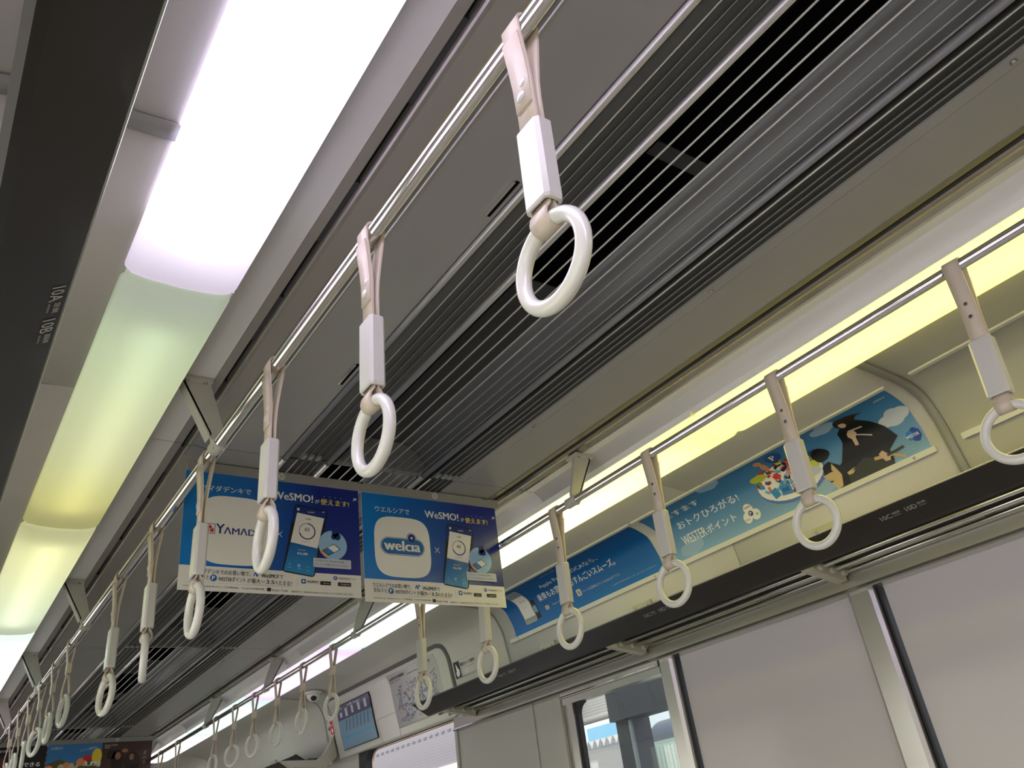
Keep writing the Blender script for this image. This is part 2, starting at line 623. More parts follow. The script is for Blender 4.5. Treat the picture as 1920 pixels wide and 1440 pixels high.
mb.box(2.064, 2.20, 2.655, 2.785, -.35, .4695)
mb.box(2.064, 2.20, 2.792, 3.372, -.35, .4695)
mb.box(2.09, 2.20, YB, 3.372, .4705, .54)
mb.box(2.066, 2.108, 4.42, YF, ZFL, .545)
wl = struct('wall_right_lower', mb, M_WALL)
mb = MB()
mb.box(2.056, 2.12, 2.602, 2.655, -.35, .4695)
mb.box(2.058, 2.07, 2.785, 2.800, -.35, .4695)
mb.box(2.054, 2.20, 3.372, 3.392, ZFL, .545)
struct('trim_10', mb, mat('post_paint', (0.46, 0.45, 0.40), 0.38, metal=0.3, vary=0.05))

# window 1: clear window with sash, gasket and pane
w1 = struct('window_1', MB().box(2.062, 2.10, 2.045, 2.60, .432, .455).box(2.056, 2.072, 2.045, 2.60, .456, .4695), M_STEEL)
mb = MB()
mb.tube([(2.058, 2.06, .462), (2.058, 2.60, .462)], .003, 8)
struct('window_lip', mb, M_CHROME, w1)
mb = MB()
mb.box(2.070, 2.105, 2.548, 2.600, -.35, .432)
mb.box(2.070, 2.105, 2.045, 2.052, -.35, .432)
struct('window_sash', mb, M_STEEL, w1)
# rubber gasket with a rounded upper corner (y grows to the left in the picture)
mb = MB()
r_o, r_i = .05, .036
yc, zc = 2.548 - r_o, .432 - r_o
outer = [(2.548, -.35), (2.548, zc)] + [(yc + r_o * math.cos(a), zc + r_o * math.sin(a)) for a in [k * math.pi / 16 for k in range(1, 8)]] + [(yc, .432)]
outer = [(2.548, -.35), (2.548, .432), (yc, .432)]
inner = [(yc, zc + r_i + .008)] + [(yc + r_i * math.cos(a), zc + (r_i + .008) * math.sin(a)) for a in [math.pi / 2 - k * math.pi / 16 for k in range(1, 8)]] + [(yc + r_i, zc), (yc + r_i, -.35)]
P = outer + inner
vs = [(2.082, y, z) for y, z in P] + [(2.10, y, z) for y, z in P]
n = len(P)
mb.add(vs, [(i, (i + 1) % n, n + (i + 1) % n, n + i) for i in range(n)] + [tuple(range(n)), tuple(range(n, 2 * n))[::-1]])
struct('window_gasket', mb, M_RUBBER, w1)
gl = bpy.data.materials.new('window_glass')
gl.use_nodes = True
gnt = gl.node_tree
for n_ in list(gnt.nodes): gnt.nodes.remove(n_)
go = gnt.nodes.new('ShaderNodeOutputMaterial'); gm = gnt.nodes.new('ShaderNodeMixShader'); gt = gnt.nodes.new('ShaderNodeBsdfTransparent'); gg = gnt.nodes.new('ShaderNodeBsdfGlossy')
gf = gnt.nodes.new('ShaderNodeMapRange'); glw = gnt.nodes.new('ShaderNodeLayerWeight'); glw.inputs['Blend'].default_value = .25; gnt.links.new(glw.outputs['Facing'], gf.inputs['Value']); gf.inputs['To Min'].default_value = .03; gf.inputs['To Max'].default_value = .5
gt.inputs['Color'].default_value = (.88, .88, .87, 1); gg.inputs['Roughness'].default_value = .01
gnt.links.new(gf.outputs[0], gm.inputs[0]); gnt.links.new(gt.outputs[0], gm.inputs[1]); gnt.links.new(gg.outputs[0], gm.inputs[2]); gnt.links.new(gm.outputs[0], go.inputs[0])
for k, (a, b) in enumerate(LEFT_BAYS):
    struct('window_%d' % (k + 10), MB().box(x0_ + .06, x0_ + .065, a, b, -.35, .47), gl)
struct('window_pane', MB().box(2.090, 2.095, 2.052, 2.535, -.35, .434), gl, w1)

# windows 2 and 3 behind the blinds: dark side grooves and pane
for k, (a, b) in enumerate(BAYS[:5]):
    mb = MB().box(2.098, 2.118, a - .001, b + .001, -.35, .4695)
    struct('window_%d' % (k + 2), mb, gl if k in (3, 4) else mat('window_back', (0.35, 0.36, 0.38), 0.4))
mb = MB()
for a, b in BAYS[2:5]:
    mb.box(2.074, 2.098, b - .0035, b + .003, -.35, .4695)
    mb.box(2.074, 2.098, a - .003, a + .0005, -.35, .4695)
struct('trim_11', mb, M_RUBBER)

# door opening on the right with rounded upper corner
mb = MB()
P = [(4.42, ZFL), (4.42, .545), (3.392, .545), (3.392, .532)]
rr = .07
cy, cz = 4.335 - rr, .532 - rr
P += [(cy, .532)] + [(cy + rr * math.sin(a), cz + rr * math.cos(a)) for a in [k * math.pi / 16 for k in range(1, 8)]] + [(4.335, cz), (4.335, ZFL)]
vs = [(2.062, y, z) for y, z in P] + [(2.10, y, z) for y, z in P]
n = len(P)
mb.add(vs, [(i, (i + 1) % n, n + (i + 1) % n, n + i) for i in range(n)] + [tuple(range(n)), tuple(range(n, 2 * n))[::-1]])
d1 = struct('door_1', mb, M_RUBBER)
mb = MB()
pp = [(2.10, 3.40, .529), (2.10, cy, .529)] + [(2.10, cy + (rr - .004) * math.sin(a), cz + (rr - .004) * math.cos(a)) for a in [k * math.pi / 16 for k in range(1, 8)]] + [(2.10, 4.331, cz), (2.10, 4.331, ZFL + .02)]
mb.tube(pp, .006, 8)
struct('door_edge', mb, mat('door_edge_reflection', (0.72, 0.55, 0.42), 0.3, metal=0.8), d1)  # edge tinted orange to carry a painted reflection
struct('door_lintel', MB().box(2.045, 2.075, 3.392, 4.45, .545, .556).box(2.046, 2.060, 3.392, 4.45, .534, .544), M_STEEL, d1)

# ------------------------------------------------------------------ ceiling lamps


def cover_mat(name, stops, strength, thin=.62):
    """opal lamp cover: glows itself and passes the light of the tube inside"""
    m = bpy.data.materials.new(name)
    m.use_nodes = True
    nt = m.node_tree
    for q in list(nt.nodes): nt.nodes.remove(q)
    out = nt.nodes.new('ShaderNodeOutputMaterial')
    tl = nt.nodes.new('ShaderNodeBsdfTranslucent'); tl.inputs['Color'].default_value = (thin, thin, thin * .97, 1)
    df = nt.nodes.new('ShaderNodeBsdfDiffuse'); df.inputs['Color'].default_value = (.75, .75, .72, 1)
    gs = nt.nodes.new('ShaderNodeBsdfGlossy'); gs.inputs['Roughness'].default_value = .25; gs.inputs['Color'].default_value = (.04, .04, .04, 1)
    mx1 = nt.nodes.new('ShaderNodeMixShader'); mx1.inputs[0].default_value = .22
    nt.links.new(tl.outputs[0], mx1.inputs[1]); nt.links.new(df.outputs[0], mx1.inputs[2])
    ad = nt.nodes.new('ShaderNodeAddShader')
    nt.links.new(mx1.outputs[0], ad.inputs[0]); nt.links.new(gs.outputs[0], ad.inputs[1])
    em = nt.nodes.new('ShaderNodeEmission')
    ramp(nt, stops, em.inputs['Color'])
    em.inputs['Strength'].default_value = strength
    ad2 = nt.nodes.new('ShaderNodeAddShader')
    nt.links.new(ad.outputs[0], ad2.inputs[0]); nt.links.new(em.outputs[0], ad2.inputs[1])
    nt.links.new(ad2.outputs[0], out.inputs[0])
    return m


def ramp(nt, stops, sock):
    if len(stops) == 1:
        sock.default_value = (*stops[0][1], 1)
        return
    tc = nt.nodes.new('ShaderNodeTexCoord')
    sp = nt.nodes.new('ShaderNodeSeparateXYZ')
    cr = nt.nodes.new('ShaderNodeValToRGB')
    nt.links.new(tc.outputs['Generated'], sp.inputs[0])
    nt.links.new(sp.outputs['Y'], cr.inputs[0])
    cr.color_ramp.interpolation = 'EASE'
    els = cr.color_ramp.elements
    els[0].position, els[0].color = stops[0][0], (*stops[0][1], 1)
    els[1].position, els[1].color = stops[-1][0], (*stops[-1][1], 1)
    for p, c in stops[1:-1]:
        e = els.new(p); e.color = (*c, 1)
    nt.links.new(cr.outputs[0], sock)


def tube_mat(name, stops, strength):
    m = bpy.data.materials.new(name)
    m.use_nodes = True
    nt = m.node_tree
    for q in list(nt.nodes): nt.nodes.remove(q)
    out = nt.nodes.new('ShaderNodeOutputMaterial')
    em = nt.nodes.new('ShaderNodeEmission')
    ramp(nt, stops, em.inputs['Color'])
    em.inputs['Strength'].default_value = strength
    nt.links.new(em.outputs[0], out.inputs[0])
    return m


COVER = [(0.1520, .896), (0.1535, .884), (0.163, .875), (0.19, .869), (0.2425, .866), (0.295, .869), (0.322, .875), (0.3315, .884), (0.333, .896)]


def cover_shell(mb, x_of, y0, y1):
    """trough shaped cover with rounded ends, 2.5 mm thick"""
    L = y1 - y0
    secs = []
    for t in (0, .002, .005, .009, .014, .020, L / 2, L - .020, L - .014, L - .009, L - .005, L - .002, L):
        e = min(t, L - t, .02) / .02
        k = math.sqrt(max(0.0, 1 - (1 - e) ** 2))          # 0 at the tip, 1 on the body
        top = .896
        sec = []
        for x, z in COVER:
            xm = .2425 + (x - .2425) * (0.88 + 0.12 * k)
            sec.append((xm, top + (z - top) * (0.72 + 0.28 * k)))
        secs.append((y0 + t, sec))
    n = len(COVER)
    o = len(mb.v)
    for y, sec in secs:
        for x, z in sec: mb.v.append((x_of(x), y, z))
    m = len(secs)
    for i in range(m - 1):
        for j in range(n - 1):
            mb.f.append((o + i * n + j, o + i * n + j + 1, o + (i + 1) * n + j + 1, o + (i + 1) * n + j)); mb.s.append(True)
    # end walls up to the rim
    for i in (0, m - 1):
        y, sec = secs[i]
        mb.f.append(tuple(o + i * n + j for j in range(n))); mb.s.append(False)
    return mb


def lamp(side, y0, y1, cov, cs, tub, ts, label, tag_name):
    f = (lambda x: x) if side == 'l' else (lambda x: 2 * XC - x)
    t = thing('ceiling_lamp', (f(.2425), (y0 + y1) / 2, .94), label, 'lamp', 'opal ceiling lamps along both sides')
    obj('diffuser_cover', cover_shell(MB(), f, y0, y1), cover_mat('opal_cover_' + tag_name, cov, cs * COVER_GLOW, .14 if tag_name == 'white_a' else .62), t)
    mb = MB().tube([(f(.2425), y0 + .12, .905), (f(.2425), y1 - .12, .905)], .009, 12)
    obj('lamp_tube', mb, tube_mat('lamp_tube_' + tag_name, tub, ts * TUBE_GLOW), t)
    mb = MB()
    xs = sorted((f(.151), f(.334)))
    mb.box(xs[0], xs[1], y0, y1, .930, .936)
    obj('housing', mb, M_REFL, t)
    rim = MB()
    for x in (.1495, .3345):
        rim.box(f(x) - .0015, f(x) + .0015, y0 + .002, y1 - .002, .896, .930)
    obj('rim', rim, M_REFL, t)
    return t


WHT = (1.0, .88, 1.30)
LAMPS = [
    ('l', -2.36, -1.20, [(0, WHT)], 5.0, [(0, WHT)], 50, 'opal ceiling lamp behind the viewer over the left bench', 'white_c'),
    ('l', -1.19, -0.01, [(0, WHT)], 4.6, [(0, WHT)], 50, 'opal ceiling lamp over the left bench, second back from the blazing white one', 'white_b'),
    ('l', 0.0, 1.160, [(0, WHT), (.82, WHT), (.90, (.16, .14, .175)), (1, (.11, .096, .12))], 2.9, [(0, (1, .93, 1.16))], 26, 'blazing white opal ceiling lamp filling the top left of the picture', 'white_a'),  # dimming towards the far end is painted into the cover's glow
    ('l', 1.166, 2.310, [(0, (.50, .66, .42)), (.45, (.66, .73, .42)), (1, (.70, .66, .18))], .16, [(0, (.80, 1, .62)), (.5, (.95, 1, .56)), (1, (1, .95, .28))], 2.4,
     'greenish opal ceiling lamp turning yellow, next after the blazing white one', 'green'),
    ('l', 2.316, 3.400, [(0, (.72, .72, .34)), (1, (.62, .74, .52))], .24, [(0, (1, 1, .52)), (1, (.9, 1, .74))], 3.4,
     'pale yellow opal ceiling lamp above the second left rail bracket', 'pale_yellow'),
    ('l', 3.406, 4.55, [(0, (.62, .78, .68))], .6, [(0, (.85, 1, .92))], 4.5, 'mint white opal ceiling lamp at the far left edge', 'mint'),
    ('l', 4.556, 5.70, [(0, (.86, .70, .86))], 1.0, [(0, (1, .9, 1))], 6, 'far left opal ceiling lamp above the door area', 'far_a'),
    ('l', 5.706, 6.85, [(0, (.86, .74, .78))], 1.0, [(0, (.9, 1, 1))], 6, 'far left opal ceiling lamp beside the second row of hanging adverts', 'far_b'),
    ('r', -2.36, -1.20, [(0, (1, .96, .75))], 1.8, [(0, (1, .96, .6))], 16, 'opal ceiling lamp over the right bench behind the viewer', 'warm_b'),
    ('r', -1.19, 0.03, [(0, (1, .92, .25))], 2.4, [(0, (1, .92, .30))], 14, 'opal ceiling lamp over the right bench, out at the right edge', 'warm_a'),
    ('r', 0.036, 1.207, [(0, (1, .90, .11)), (1, (.96, .86, .12))], 1.7, [(0, (1, .92, .20)), (1, (1, .90, .22))], 4.2,
     'bright yellow opal ceiling lamp above the sky blue curved advert', 'yellow'),
    ('r', 1.213, 2.380, [(0, (.96, .86, .12)), (.5, (.94, .88, .24)), (1, (.88, .9, .45))], 1.5, [(0, (1, .93, .28)), (1, (1, 1, .66))], 4,
     'pale yellow opal ceiling lamp behind the right rail bracket by the deep blue curved advert', 'yellow_pale'),
    ('r', 2.386, 3.555, [(0, (.74, .88, .72)), (1, (.66, .88, .78))], .55, [(0, (.9, 1, .9))], 4.5,
     'mint white opal ceiling lamp seen below the hanging blue adverts', 'mint_right'),
    ('r', 3.561, 4.72, [(0, (.80, .60, 1.0))], .52, [(0, (.90, .70, 1.15))], 3.4, 'violet tinted opal ceiling lamp over the bare straps by the door display', 'violet'),
    ('r', 4.726, 5.88, [(0, (.58, .86, .82))], .55, [(0, (.75, 1, 1))], 3.5, 'teal tinted opal ceiling lamp beyond the violet one', 'teal'),
    ('r', 5.886, 7.04, [(0, (.86, .78, .84))], .9, [(0, (.95, 1, 1))], 4.5, 'last opal ceiling lamp on the right, beside the far hanging adverts', 'last'),
]
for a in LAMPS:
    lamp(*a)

# ------------------------------------------------------------------ air grille along the centre line
M_ENDP = mat('grille_end_plate', (0.30, 0.30, 0.29), 0.5, vary=0.06)
FINS = [0.8445, 0.877, 0.909, 0.9395, 0.970, 0.999, 1.027, 1.0525, 1.076]


def grille(y0, y1, holes, label):
    t = thing('air_grille', (XC, (y0 + y1) / 2, ZCE), label, 'air grille', 'air grilles along the ceiling centre')
    # frame: side louvre panels, trough walls
    mb = MB()
    mb.box(0.6985, 0.7225, y0, y1, ZCE + .001, ZCE + .02)
    mb.box(0.7225, 0.802, y0, y1, ZCE + .006, ZCE + .02)
    obj('side_panel', mb, M_LOUV, t)
    mb = MB().box(1.1255, 1.2045, y0, y1, ZCE + .005, ZCE + .02)
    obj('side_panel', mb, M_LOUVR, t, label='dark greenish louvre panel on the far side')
    for x, rr, z in ((0.689, .0075, ZCE - .001), (0.808, .0080, ZCE + .001)):
        obj('bead_rail', MB().tube([(x, y0, z), (x, y1, z)], rr, 14), M_BEAD, t)
    for x in (0.7235, 0.743, 0.7625, 0.782):
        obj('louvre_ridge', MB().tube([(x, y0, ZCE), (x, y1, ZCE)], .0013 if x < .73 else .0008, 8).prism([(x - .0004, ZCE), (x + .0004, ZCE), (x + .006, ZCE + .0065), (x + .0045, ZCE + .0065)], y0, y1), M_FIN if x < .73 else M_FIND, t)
    for x in (1.1495, 1.1665, 1.1855):
        obj('louvre_ridge', MB().prism([(x - .0009, ZCE), (x + .0009, ZCE), (x + .0045, ZCE + .0055), (x + .003, ZCE + .0055)], y0, y1), mat('louvre_ridge_dull', (0.34, 0.34, 0.33), 0.45), t)
    # recess
    mb = MB()
    mb.box(0.816, 0.822, y0, y1, ZCE, 1.085)
    mb.box(0.816, 1.12, y0, y1, 1.085, 1.09)
    obj('recess', mb, M_BLACK, t)
    cur = [(1.107, .9465), (1.104, .960), (1.097, .980), (1.085, 1.000), (1.068, 1.018), (1.048, 1.030), (1.030, 1.036)]
    prof = cur + [(x + .002, z + .006) for x, z in reversed(cur)]
    obj('reflector', MB().prism(prof, y0, y1, True), M_CURVE, t)
    edges = [y0] + [q for h in holes for q in h] + [y1]
    for a, b in zip(edges[0::2], edges[1::2]):
        if b - a > .004:
            obj('blower_plate', MB().box(0.822, 1.030, a, b, 1.0375, 1.0405), M_PLATE, t)
    # fins: rounded tip with a low blade
    for x in FINS:
        q = x / ZCE
        mb = MB().tube([(x, y0, ZCE), (x, y1, ZCE)], .0018, 8)
        mb.prism([(x - .0006, ZCE + .001), (x + .0006, ZCE + .001), (x + .0006 + q * .010, ZCE + .011), (x - .0006 + q * .010, ZCE + .011)], y0, y1)
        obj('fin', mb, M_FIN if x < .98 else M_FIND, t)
    obj('rounded_rail', MB().prism([(1.092, ZCE + .003), (1.096, ZCE - .003), (1.101, ZCE - .0045), (1.1055, ZCE - .002), (1.107, ZCE + .004), (1.107, ZCE + .014), (1.092, ZCE + .014)], y0, y1, True), M_CURVE, t)
    obj('edge_rail', MB().tube([(1.1245, y0, ZCE - .0005), (1.1245, y1, ZCE - .0005)], .0022, 8), M_BEAD, t)
    for yy in (y0, y1 - .004):
        obj('end_plate', MB().box(0.823, 1.106, yy, yy + .004, ZCE + .0035, 1.084), M_ENDP, t)
    # toothed end blocks beside the poster bar
    for x in (0.733, 0.752, 0.772, 1.137, 1.158, 1.176, 1.195):
        obj('end_tooth', MB().prism([(x - .004, ZCE - .001), (x + .006, ZCE - .001), (x + .008, ZCE + .006), (x - .004, ZCE + .006)], y1 - .022, y1), M_ENDP, t)
    return t


grille(-2.2, -0.145, [(-1.9, -1.2), (-1.1, -.2)], 'air grille behind the viewer at the start of the ceiling')
grille(-0.135, 1.860, [(-.1, .632), (.664, 1.06)], 'air grille of fine metal fins nearest the camera, before the hanging blue adverts')
grille(1.868, 3.865, [(2.0, 2.35), (2.62, 2.95), (3.22, 3.55)], 'air grille of fine metal fins just beyond the hanging blue adverts')
grille(3.872, 5.875, [(4.05, 4.5), (4.8, 5.3), (5.5, 5.8)], 'air grille in front of the far dark adverts')
grille(5.885, 7.885, [(6.1, 6.6)], 'air grille past the far dark adverts at the carriage end')

# ceiling screws (part of the ceiling)
for k, y in enumerate((0.19, 0.835, 1.48, 2.13, 2.78, 3.43, 4.1)):
    mb = MB()
    mb.tube([(1.218, y, ZCE - .0005), (1.218, y, ZCE - .003)], .0055, 14)
    mb.tube([(1.218, y, ZCE - .003), (1.218, y, ZCE - .0045)], [.0055, .0035], 14)
    struct('ceiling_screw', mb, M_SCREW, ceiling)
# flat catches beside the left bead
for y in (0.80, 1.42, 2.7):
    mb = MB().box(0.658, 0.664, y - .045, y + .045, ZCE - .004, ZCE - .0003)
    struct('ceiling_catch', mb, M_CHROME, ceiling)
    struct('ceiling_catch_slot_shade', MB().box(0.6645, 0.672, y - .047, y + .047, ZCE - .0012, ZCE - .0002), M_BLACK, ceiling)  # black strip stands in for the slot and the catch's shadow

# ------------------------------------------------------------------ strap rails with brackets
XL, XR, ZR = 0.432, 1.412, 0.80


def rail(x, mirror, brackets, label):
    t = thing('strap_rail', (x, 4, ZR), label, 'hand rail', 'chrome strap rails under the ceiling')
    obj('pole', MB().tube([(x, YB + .01, ZR), (x, YF - .01, ZR)], .0108, 20), M_CHROME, t)
    sx = -1 if mirror else 1
    for y in brackets:
        mb = MB()
        a = [(-.083, .1345), (-.024, .1345), (-.018, .115), (.012, .018), (.012, -.012), (-.012, -.012), (-.016, .006), (-.022, .022)]
        mb.prism([(x + sx * p, ZR + q) for p, q in a], y - .016, y - .006)
        # return flange on the outer edge
        mb.prism([(x + sx * p, ZR + q) for p, q in [(-.083, .1345), (-.078, .1345), (-.016, .018), (-.020, .010)]], y - .016, y + .016)
        b = obj('bracket', mb, M_PAINT, t)
        mb = MB()
        xs = sorted((x + sx * -.086, x + sx * -.022))
        mb.box(xs[0], xs[1], y - .026, y + .022, ZR + .1345, ZR + .1445)
        obj('mount_plate', mb, M_PAINT, b)
        for q in (-.074, -.036):
            obj('mount_screw', MB().dome((x + sx * q, y - .020, ZR + .1345), (0, 0, -1), .0045, .003, 12, 3), M_SCREW, b)
        obj('collar', MB().tube([(x, y - .022, ZR), (x, y - .02, ZR), (x, y + .02, ZR), (x, y + .022, ZR)], [.0125, .0145, .0145, .0125], 20), M_PAINT, b)
    return t


rail(XL, False, (-1.0, 0.0, 1.57, 2.985, 3.98, 4.94, 6.5, 7.9), 'chrome strap rail running beside the left ceiling lamps')
rail(XR, True, (-1.0, 0.0, 1.60, 3.02, 4.05, 5.03, 6.5, 7.9), 'chrome strap rail running in front of the right ceiling lamps')

# ------------------------------------------------------------------ hanging straps


def arc_path(cx, cz, r, a0, a1, n):
    return [(cx + r * math.cos(math.radians(a0 + (a1 - a0) * k / n)), cz + r * math.sin(math.radians(a0 + (a1 - a0) * k / n))) for k in range(n + 1)]


def ring_mesh(R, r):
    n = 56
    pts = [(0, R * math.cos(2 * math.pi * k / n), R * math.sin(2 * math.pi * k / n)) for k in range(n)]
    return MB().tube(pts, r, 16, closed=True)


def strap_root(name):
    o = bpy.data.objects.new(name, None)
    o.empty_display_size = 0.05
    C.objects.link(o)
    ORG[o.name] = (0, 0, 0)
    return o


def make_long():
    t = strap_root('hanging_strap')
    w, th = .030, .0028
    # upper band over the rail
    path = [(.0030, -.165), (.0030, -.120), (.0040, -.095), (.0075, -.062), (.0125, -.020)] + arc_path(0, 0, .0138, -10, 190, 14) + [(-.0125, -.020), (-.0078, -.062), (-.0052, -.095), (-.0048, -.165)]
    band = obj('strap_band', MB().ribbon(path, w, th), M_BAND, t)
    # tongue folded over the front with a moulded button
    path = [(-.0160, -.022), (-.0112, -.060), (-.0085, -.090), (-.0080, -.128)]
    mb = MB().ribbon(path, [.029, .029, .028, .026], .0024)
    tongue = obj('strap_tongue', mb, M_BAND, t)
    mb = MB()
    mb.dome((-.0092, .002, -.110), (-1, 0, 0), .0075, .0035, 16, 4)
    obj('tongue_button', mb, M_IVORY, tongue)
    mb = MB()
    mb.dome((-.0094, -.003, -.092), (-1, 0, 0), .006, .0022, 14, 4)
    obj('tongue_button', mb, M_IVORY, tongue)
    # rivets on the other face
    for z in (-.082, -.108):
        obj('rivet', MB().tube([(.0048 if z < -.1 else .0062, 0, z), (.0068 if z < -.1 else .0084, 0, z)], [.0040, .0030], 12), M_SCREW, t)
    # sleeve: eight sided tube
    oc = [(-.0115, -.015), (-.0075, -.0195), (.0075, -.0195), (.0115, -.015), (.0115, .015), (.0075, .0195), (-.0075, .0195), (-.0115, .015)]
    zs = [-.1555, -.158, -.262, -.2655, -.2655, -.2600]
    ks = [.90, 1, 1, .93, .74, .72]
    mb = MB()
    for z, k in zip(zs, ks):
        mb.v += [(x * k, y * k, z) for x, y in oc]
    for i in range(len(zs) - 1):
        for j in range(8):
            l = (j + 1) % 8
            mb.f.append((i * 8 + j, i * 8 + l, (i + 1) * 8 + l, (i + 1) * 8 + j)); mb.s.append(False)
    mb.f.append(tuple(range(8))); mb.s.append(False)
    mb.f.append(tuple(range(40, 48))[::-1]); mb.s.append(False)
    sl = obj('sleeve', mb, M_IVORY, t)
    # loop round the ring
    zc = -.2850
    path = [(-.0022, -.258), (-.0034, -.268), (-.0085, -.276)] + arc_path(0, zc, .0104, 165, 375, 14) + [(.0085, -.276), (.0034, -.268), (.0022, -.258)]
    obj('ring_loop', MB().ribbon(path, .026, .0028), M_BAND, t)
    r = obj('grip_ring', ring_mesh(.0465, .0082), M_RING, t)
    r.location = (0, 0, -.3315)
    return t


def make_short():
    t = strap_root('hanging_strap')
    path = [(.0022, -.104), (.0045, -.080), (.0100, -.040), (.0132, -.012)] + arc_path(0, 0, .0138, -10, 190, 14) + [(-.0132, -.012), (-.0100, -.040), (-.0045, -.080), (-.0022, -.104)]
    obj('strap_band', MB().ribbon(path, .026, .0028), M_BAND, t)
    mb = MB()
    oc = [(-.0075, -.0150), (.0075, -.0150), (.0075, .0150), (-.0075, .0150)]
    zs, ks = [-.074, -.077, -.106, -.109], [.85, 1, 1, .85]
    for z, k in zip(zs, ks): mb.v += [(x * k, y * k, z) for x, y in oc]
    for i in range(3):
        for j in range(4):
            l = (j + 1) % 4
            mb.f.append((i * 4 + j, i * 4 + l, (i + 1) * 4 + l, (i + 1) * 4 + j)); mb.s.append(False)
    mb.f += [(0, 1, 2, 3), (15, 14, 13, 12)]; mb.s += [False, False]
    obj('buckle', mb, M_BAND, t)
    zc = -.1850
    path = [(-.0022, -.106), (-.0060, -.130), (-.0105, -.165)] + arc_path(0, zc, .0108, 172, 368, 14) + [(.0105, -.165), (.0060, -.130), (.0022, -.106)]
    obj('ring_loop', MB().ribbon(path, .026, .0028), M_BAND, t)
    r = obj('grip_ring', ring_mesh(.0465, .0080), M_RING, t)
    r.location = (0, 0, -.2315)
    return t


def dup(t):
    r = t.copy(); C.objects.link(r)
    for ch in list(t.children):
        c = ch.copy(); C.objects.link(c); c.parent = r
        for g in ch.children:
            d = g.copy(); C.objects.link(d); d.parent = c
    return r


FIRST = {}


def hang(kind, x, y, dx, dy, yaw, label, group, right=False):
    if kind not in FIRST:
        FIRST[kind] = make_long() if kind == 'long' else make_short()
        t = FIRST[kind]
    else:
        t = dup(FIRST[kind])
    L = .384 if kind == 'long' else .285
    M = Matrix.Translation((x, y, ZR + ZC)) @ Matrix.Rotation(dy / L, 4, 'X') @ Matrix.Rotation(-dx / L, 4, 'Y')
    if right: M = M @ Matrix.Rotation(math.pi, 4, 'Z')
    t.matrix_world = M
    for ch in t.children:
        if ch.name.startswith('grip_ring'):
            ch.rotation_euler = (0, 0, -math.radians(yaw))
    tag(t, label, 'hanging strap', group)
    return t


GL, GR_ = 'sleeved straps on the left rail', 'sleeved straps on the right rail'
hang('long', XL, .44, -.013, .007, 0, 'largest hanging strap, cream sleeve and ring, nearest the camera on the left rail', GL)
hang('long', XL, .83, -.014, -.001, 0, 'second cream hanging strap on the left rail, between the largest one and the adverts', GL)
hang('long', XL, 1.23, -.015, -.012, 4, 'cream strap on the left rail, its ring over the middle of the left blue advert', GL)
hang('long', XL, 1.64, -.012, -.020, 2, 'cream strap on the left rail across the left edge of the left blue advert', GL)
hang('long', XL, 2.06, -.012, -.046, 12, 'cream hanging strap on the left rail with its ring seen edge-on', GL)
hang('long', XL, 2.465, -.014, -.050, -8, 'last sleeved hanging strap on the left rail before the bare door-side straps', GL)
rl = ['cut off by the right edge of the picture', 'in front of the person on the sky blue advert', 'between the two curved blue adverts',
      'in front of the deep blue advert lettering', 'its top hidden behind the hanging adverts', 'in front of the route map']
for (y, dx, dy, yaw), s in zip(((.46, -.035, .020, 0), (.88, -.018, .001, 0), (1.285, -.022, -.006, 0), (1.68, -.024, -.010, 0), (2.08, -.024, -.005, 0), (2.49, -.021, -.015, 0)), rl):
    hang('long', XR, y, dx, dy, yaw, 'cream strap on the right rail, ' + s, GR_, True)
GLS, GRS = 'bare straps on the left rail by the door', 'bare straps on the right rail by the door'
ordn = ['first', 'second', 'third', 'fourth', 'fifth', 'sixth', 'seventh', 'eighth']
for k, (y, dy, yaw) in enumerate(((3.22, -.042, -6), (3.54, -.045, -2), (3.85, -.05, -15), (4.155, -.045, 6), (4.465, -.04, -4), (4.755, -.04, -6))):
    hang('short', XL, y, -.006, dy, yaw, '%s short strap without a sleeve on the left rail, counted after the sleeved ones' % ordn[k], GLS)
for k, (y, dy, yaw) in enumerate(((3.24, .008, -8), (3.565, .002, -4), (3.88, -.007, -10), (4.195, .004, -14), (4.505, 0, -22), (4.83, 0, -8))):
    hang('short', XR, y, -.012, dy, yaw, '%s short strap without a sleeve on the right rail, counted after the sleeved ones' % ordn[k], GRS, True)
for k, y in enumerate((5.60, 6.01, 6.42)):
    hang('long', XL, y, -.012, -.03, 4 * k, '%s sleeved strap of the far group on the left rail, beside the far adverts' % ordn[k], 'far sleeved straps on the left rail')
    hang('long', XR, y, -.015, 0, -6 * k, '%s sleeved strap of the far group on the right rail, beside the far adverts' % ordn[k], 'far sleeved straps on the right rail', True)

# ------------------------------------------------------------------ luggage racks
FAS = [(1.800, .574), (1.8045, .5785), (1.812, .577), (1.884, .5345), (1.884, .529), (1.877, .527), (1.868, .5315)]
RODS = [(1.932, .535), (1.982, .530), (2.030, .525)]
BRK = [(1.876, .546), (1.905, .5495), (1.95, .5485), (2.040, .545), (2.041, .508), (2.038, .503), (2.034, .502), (1.960, .514), (1.895, .5235), (1.88, .530)]


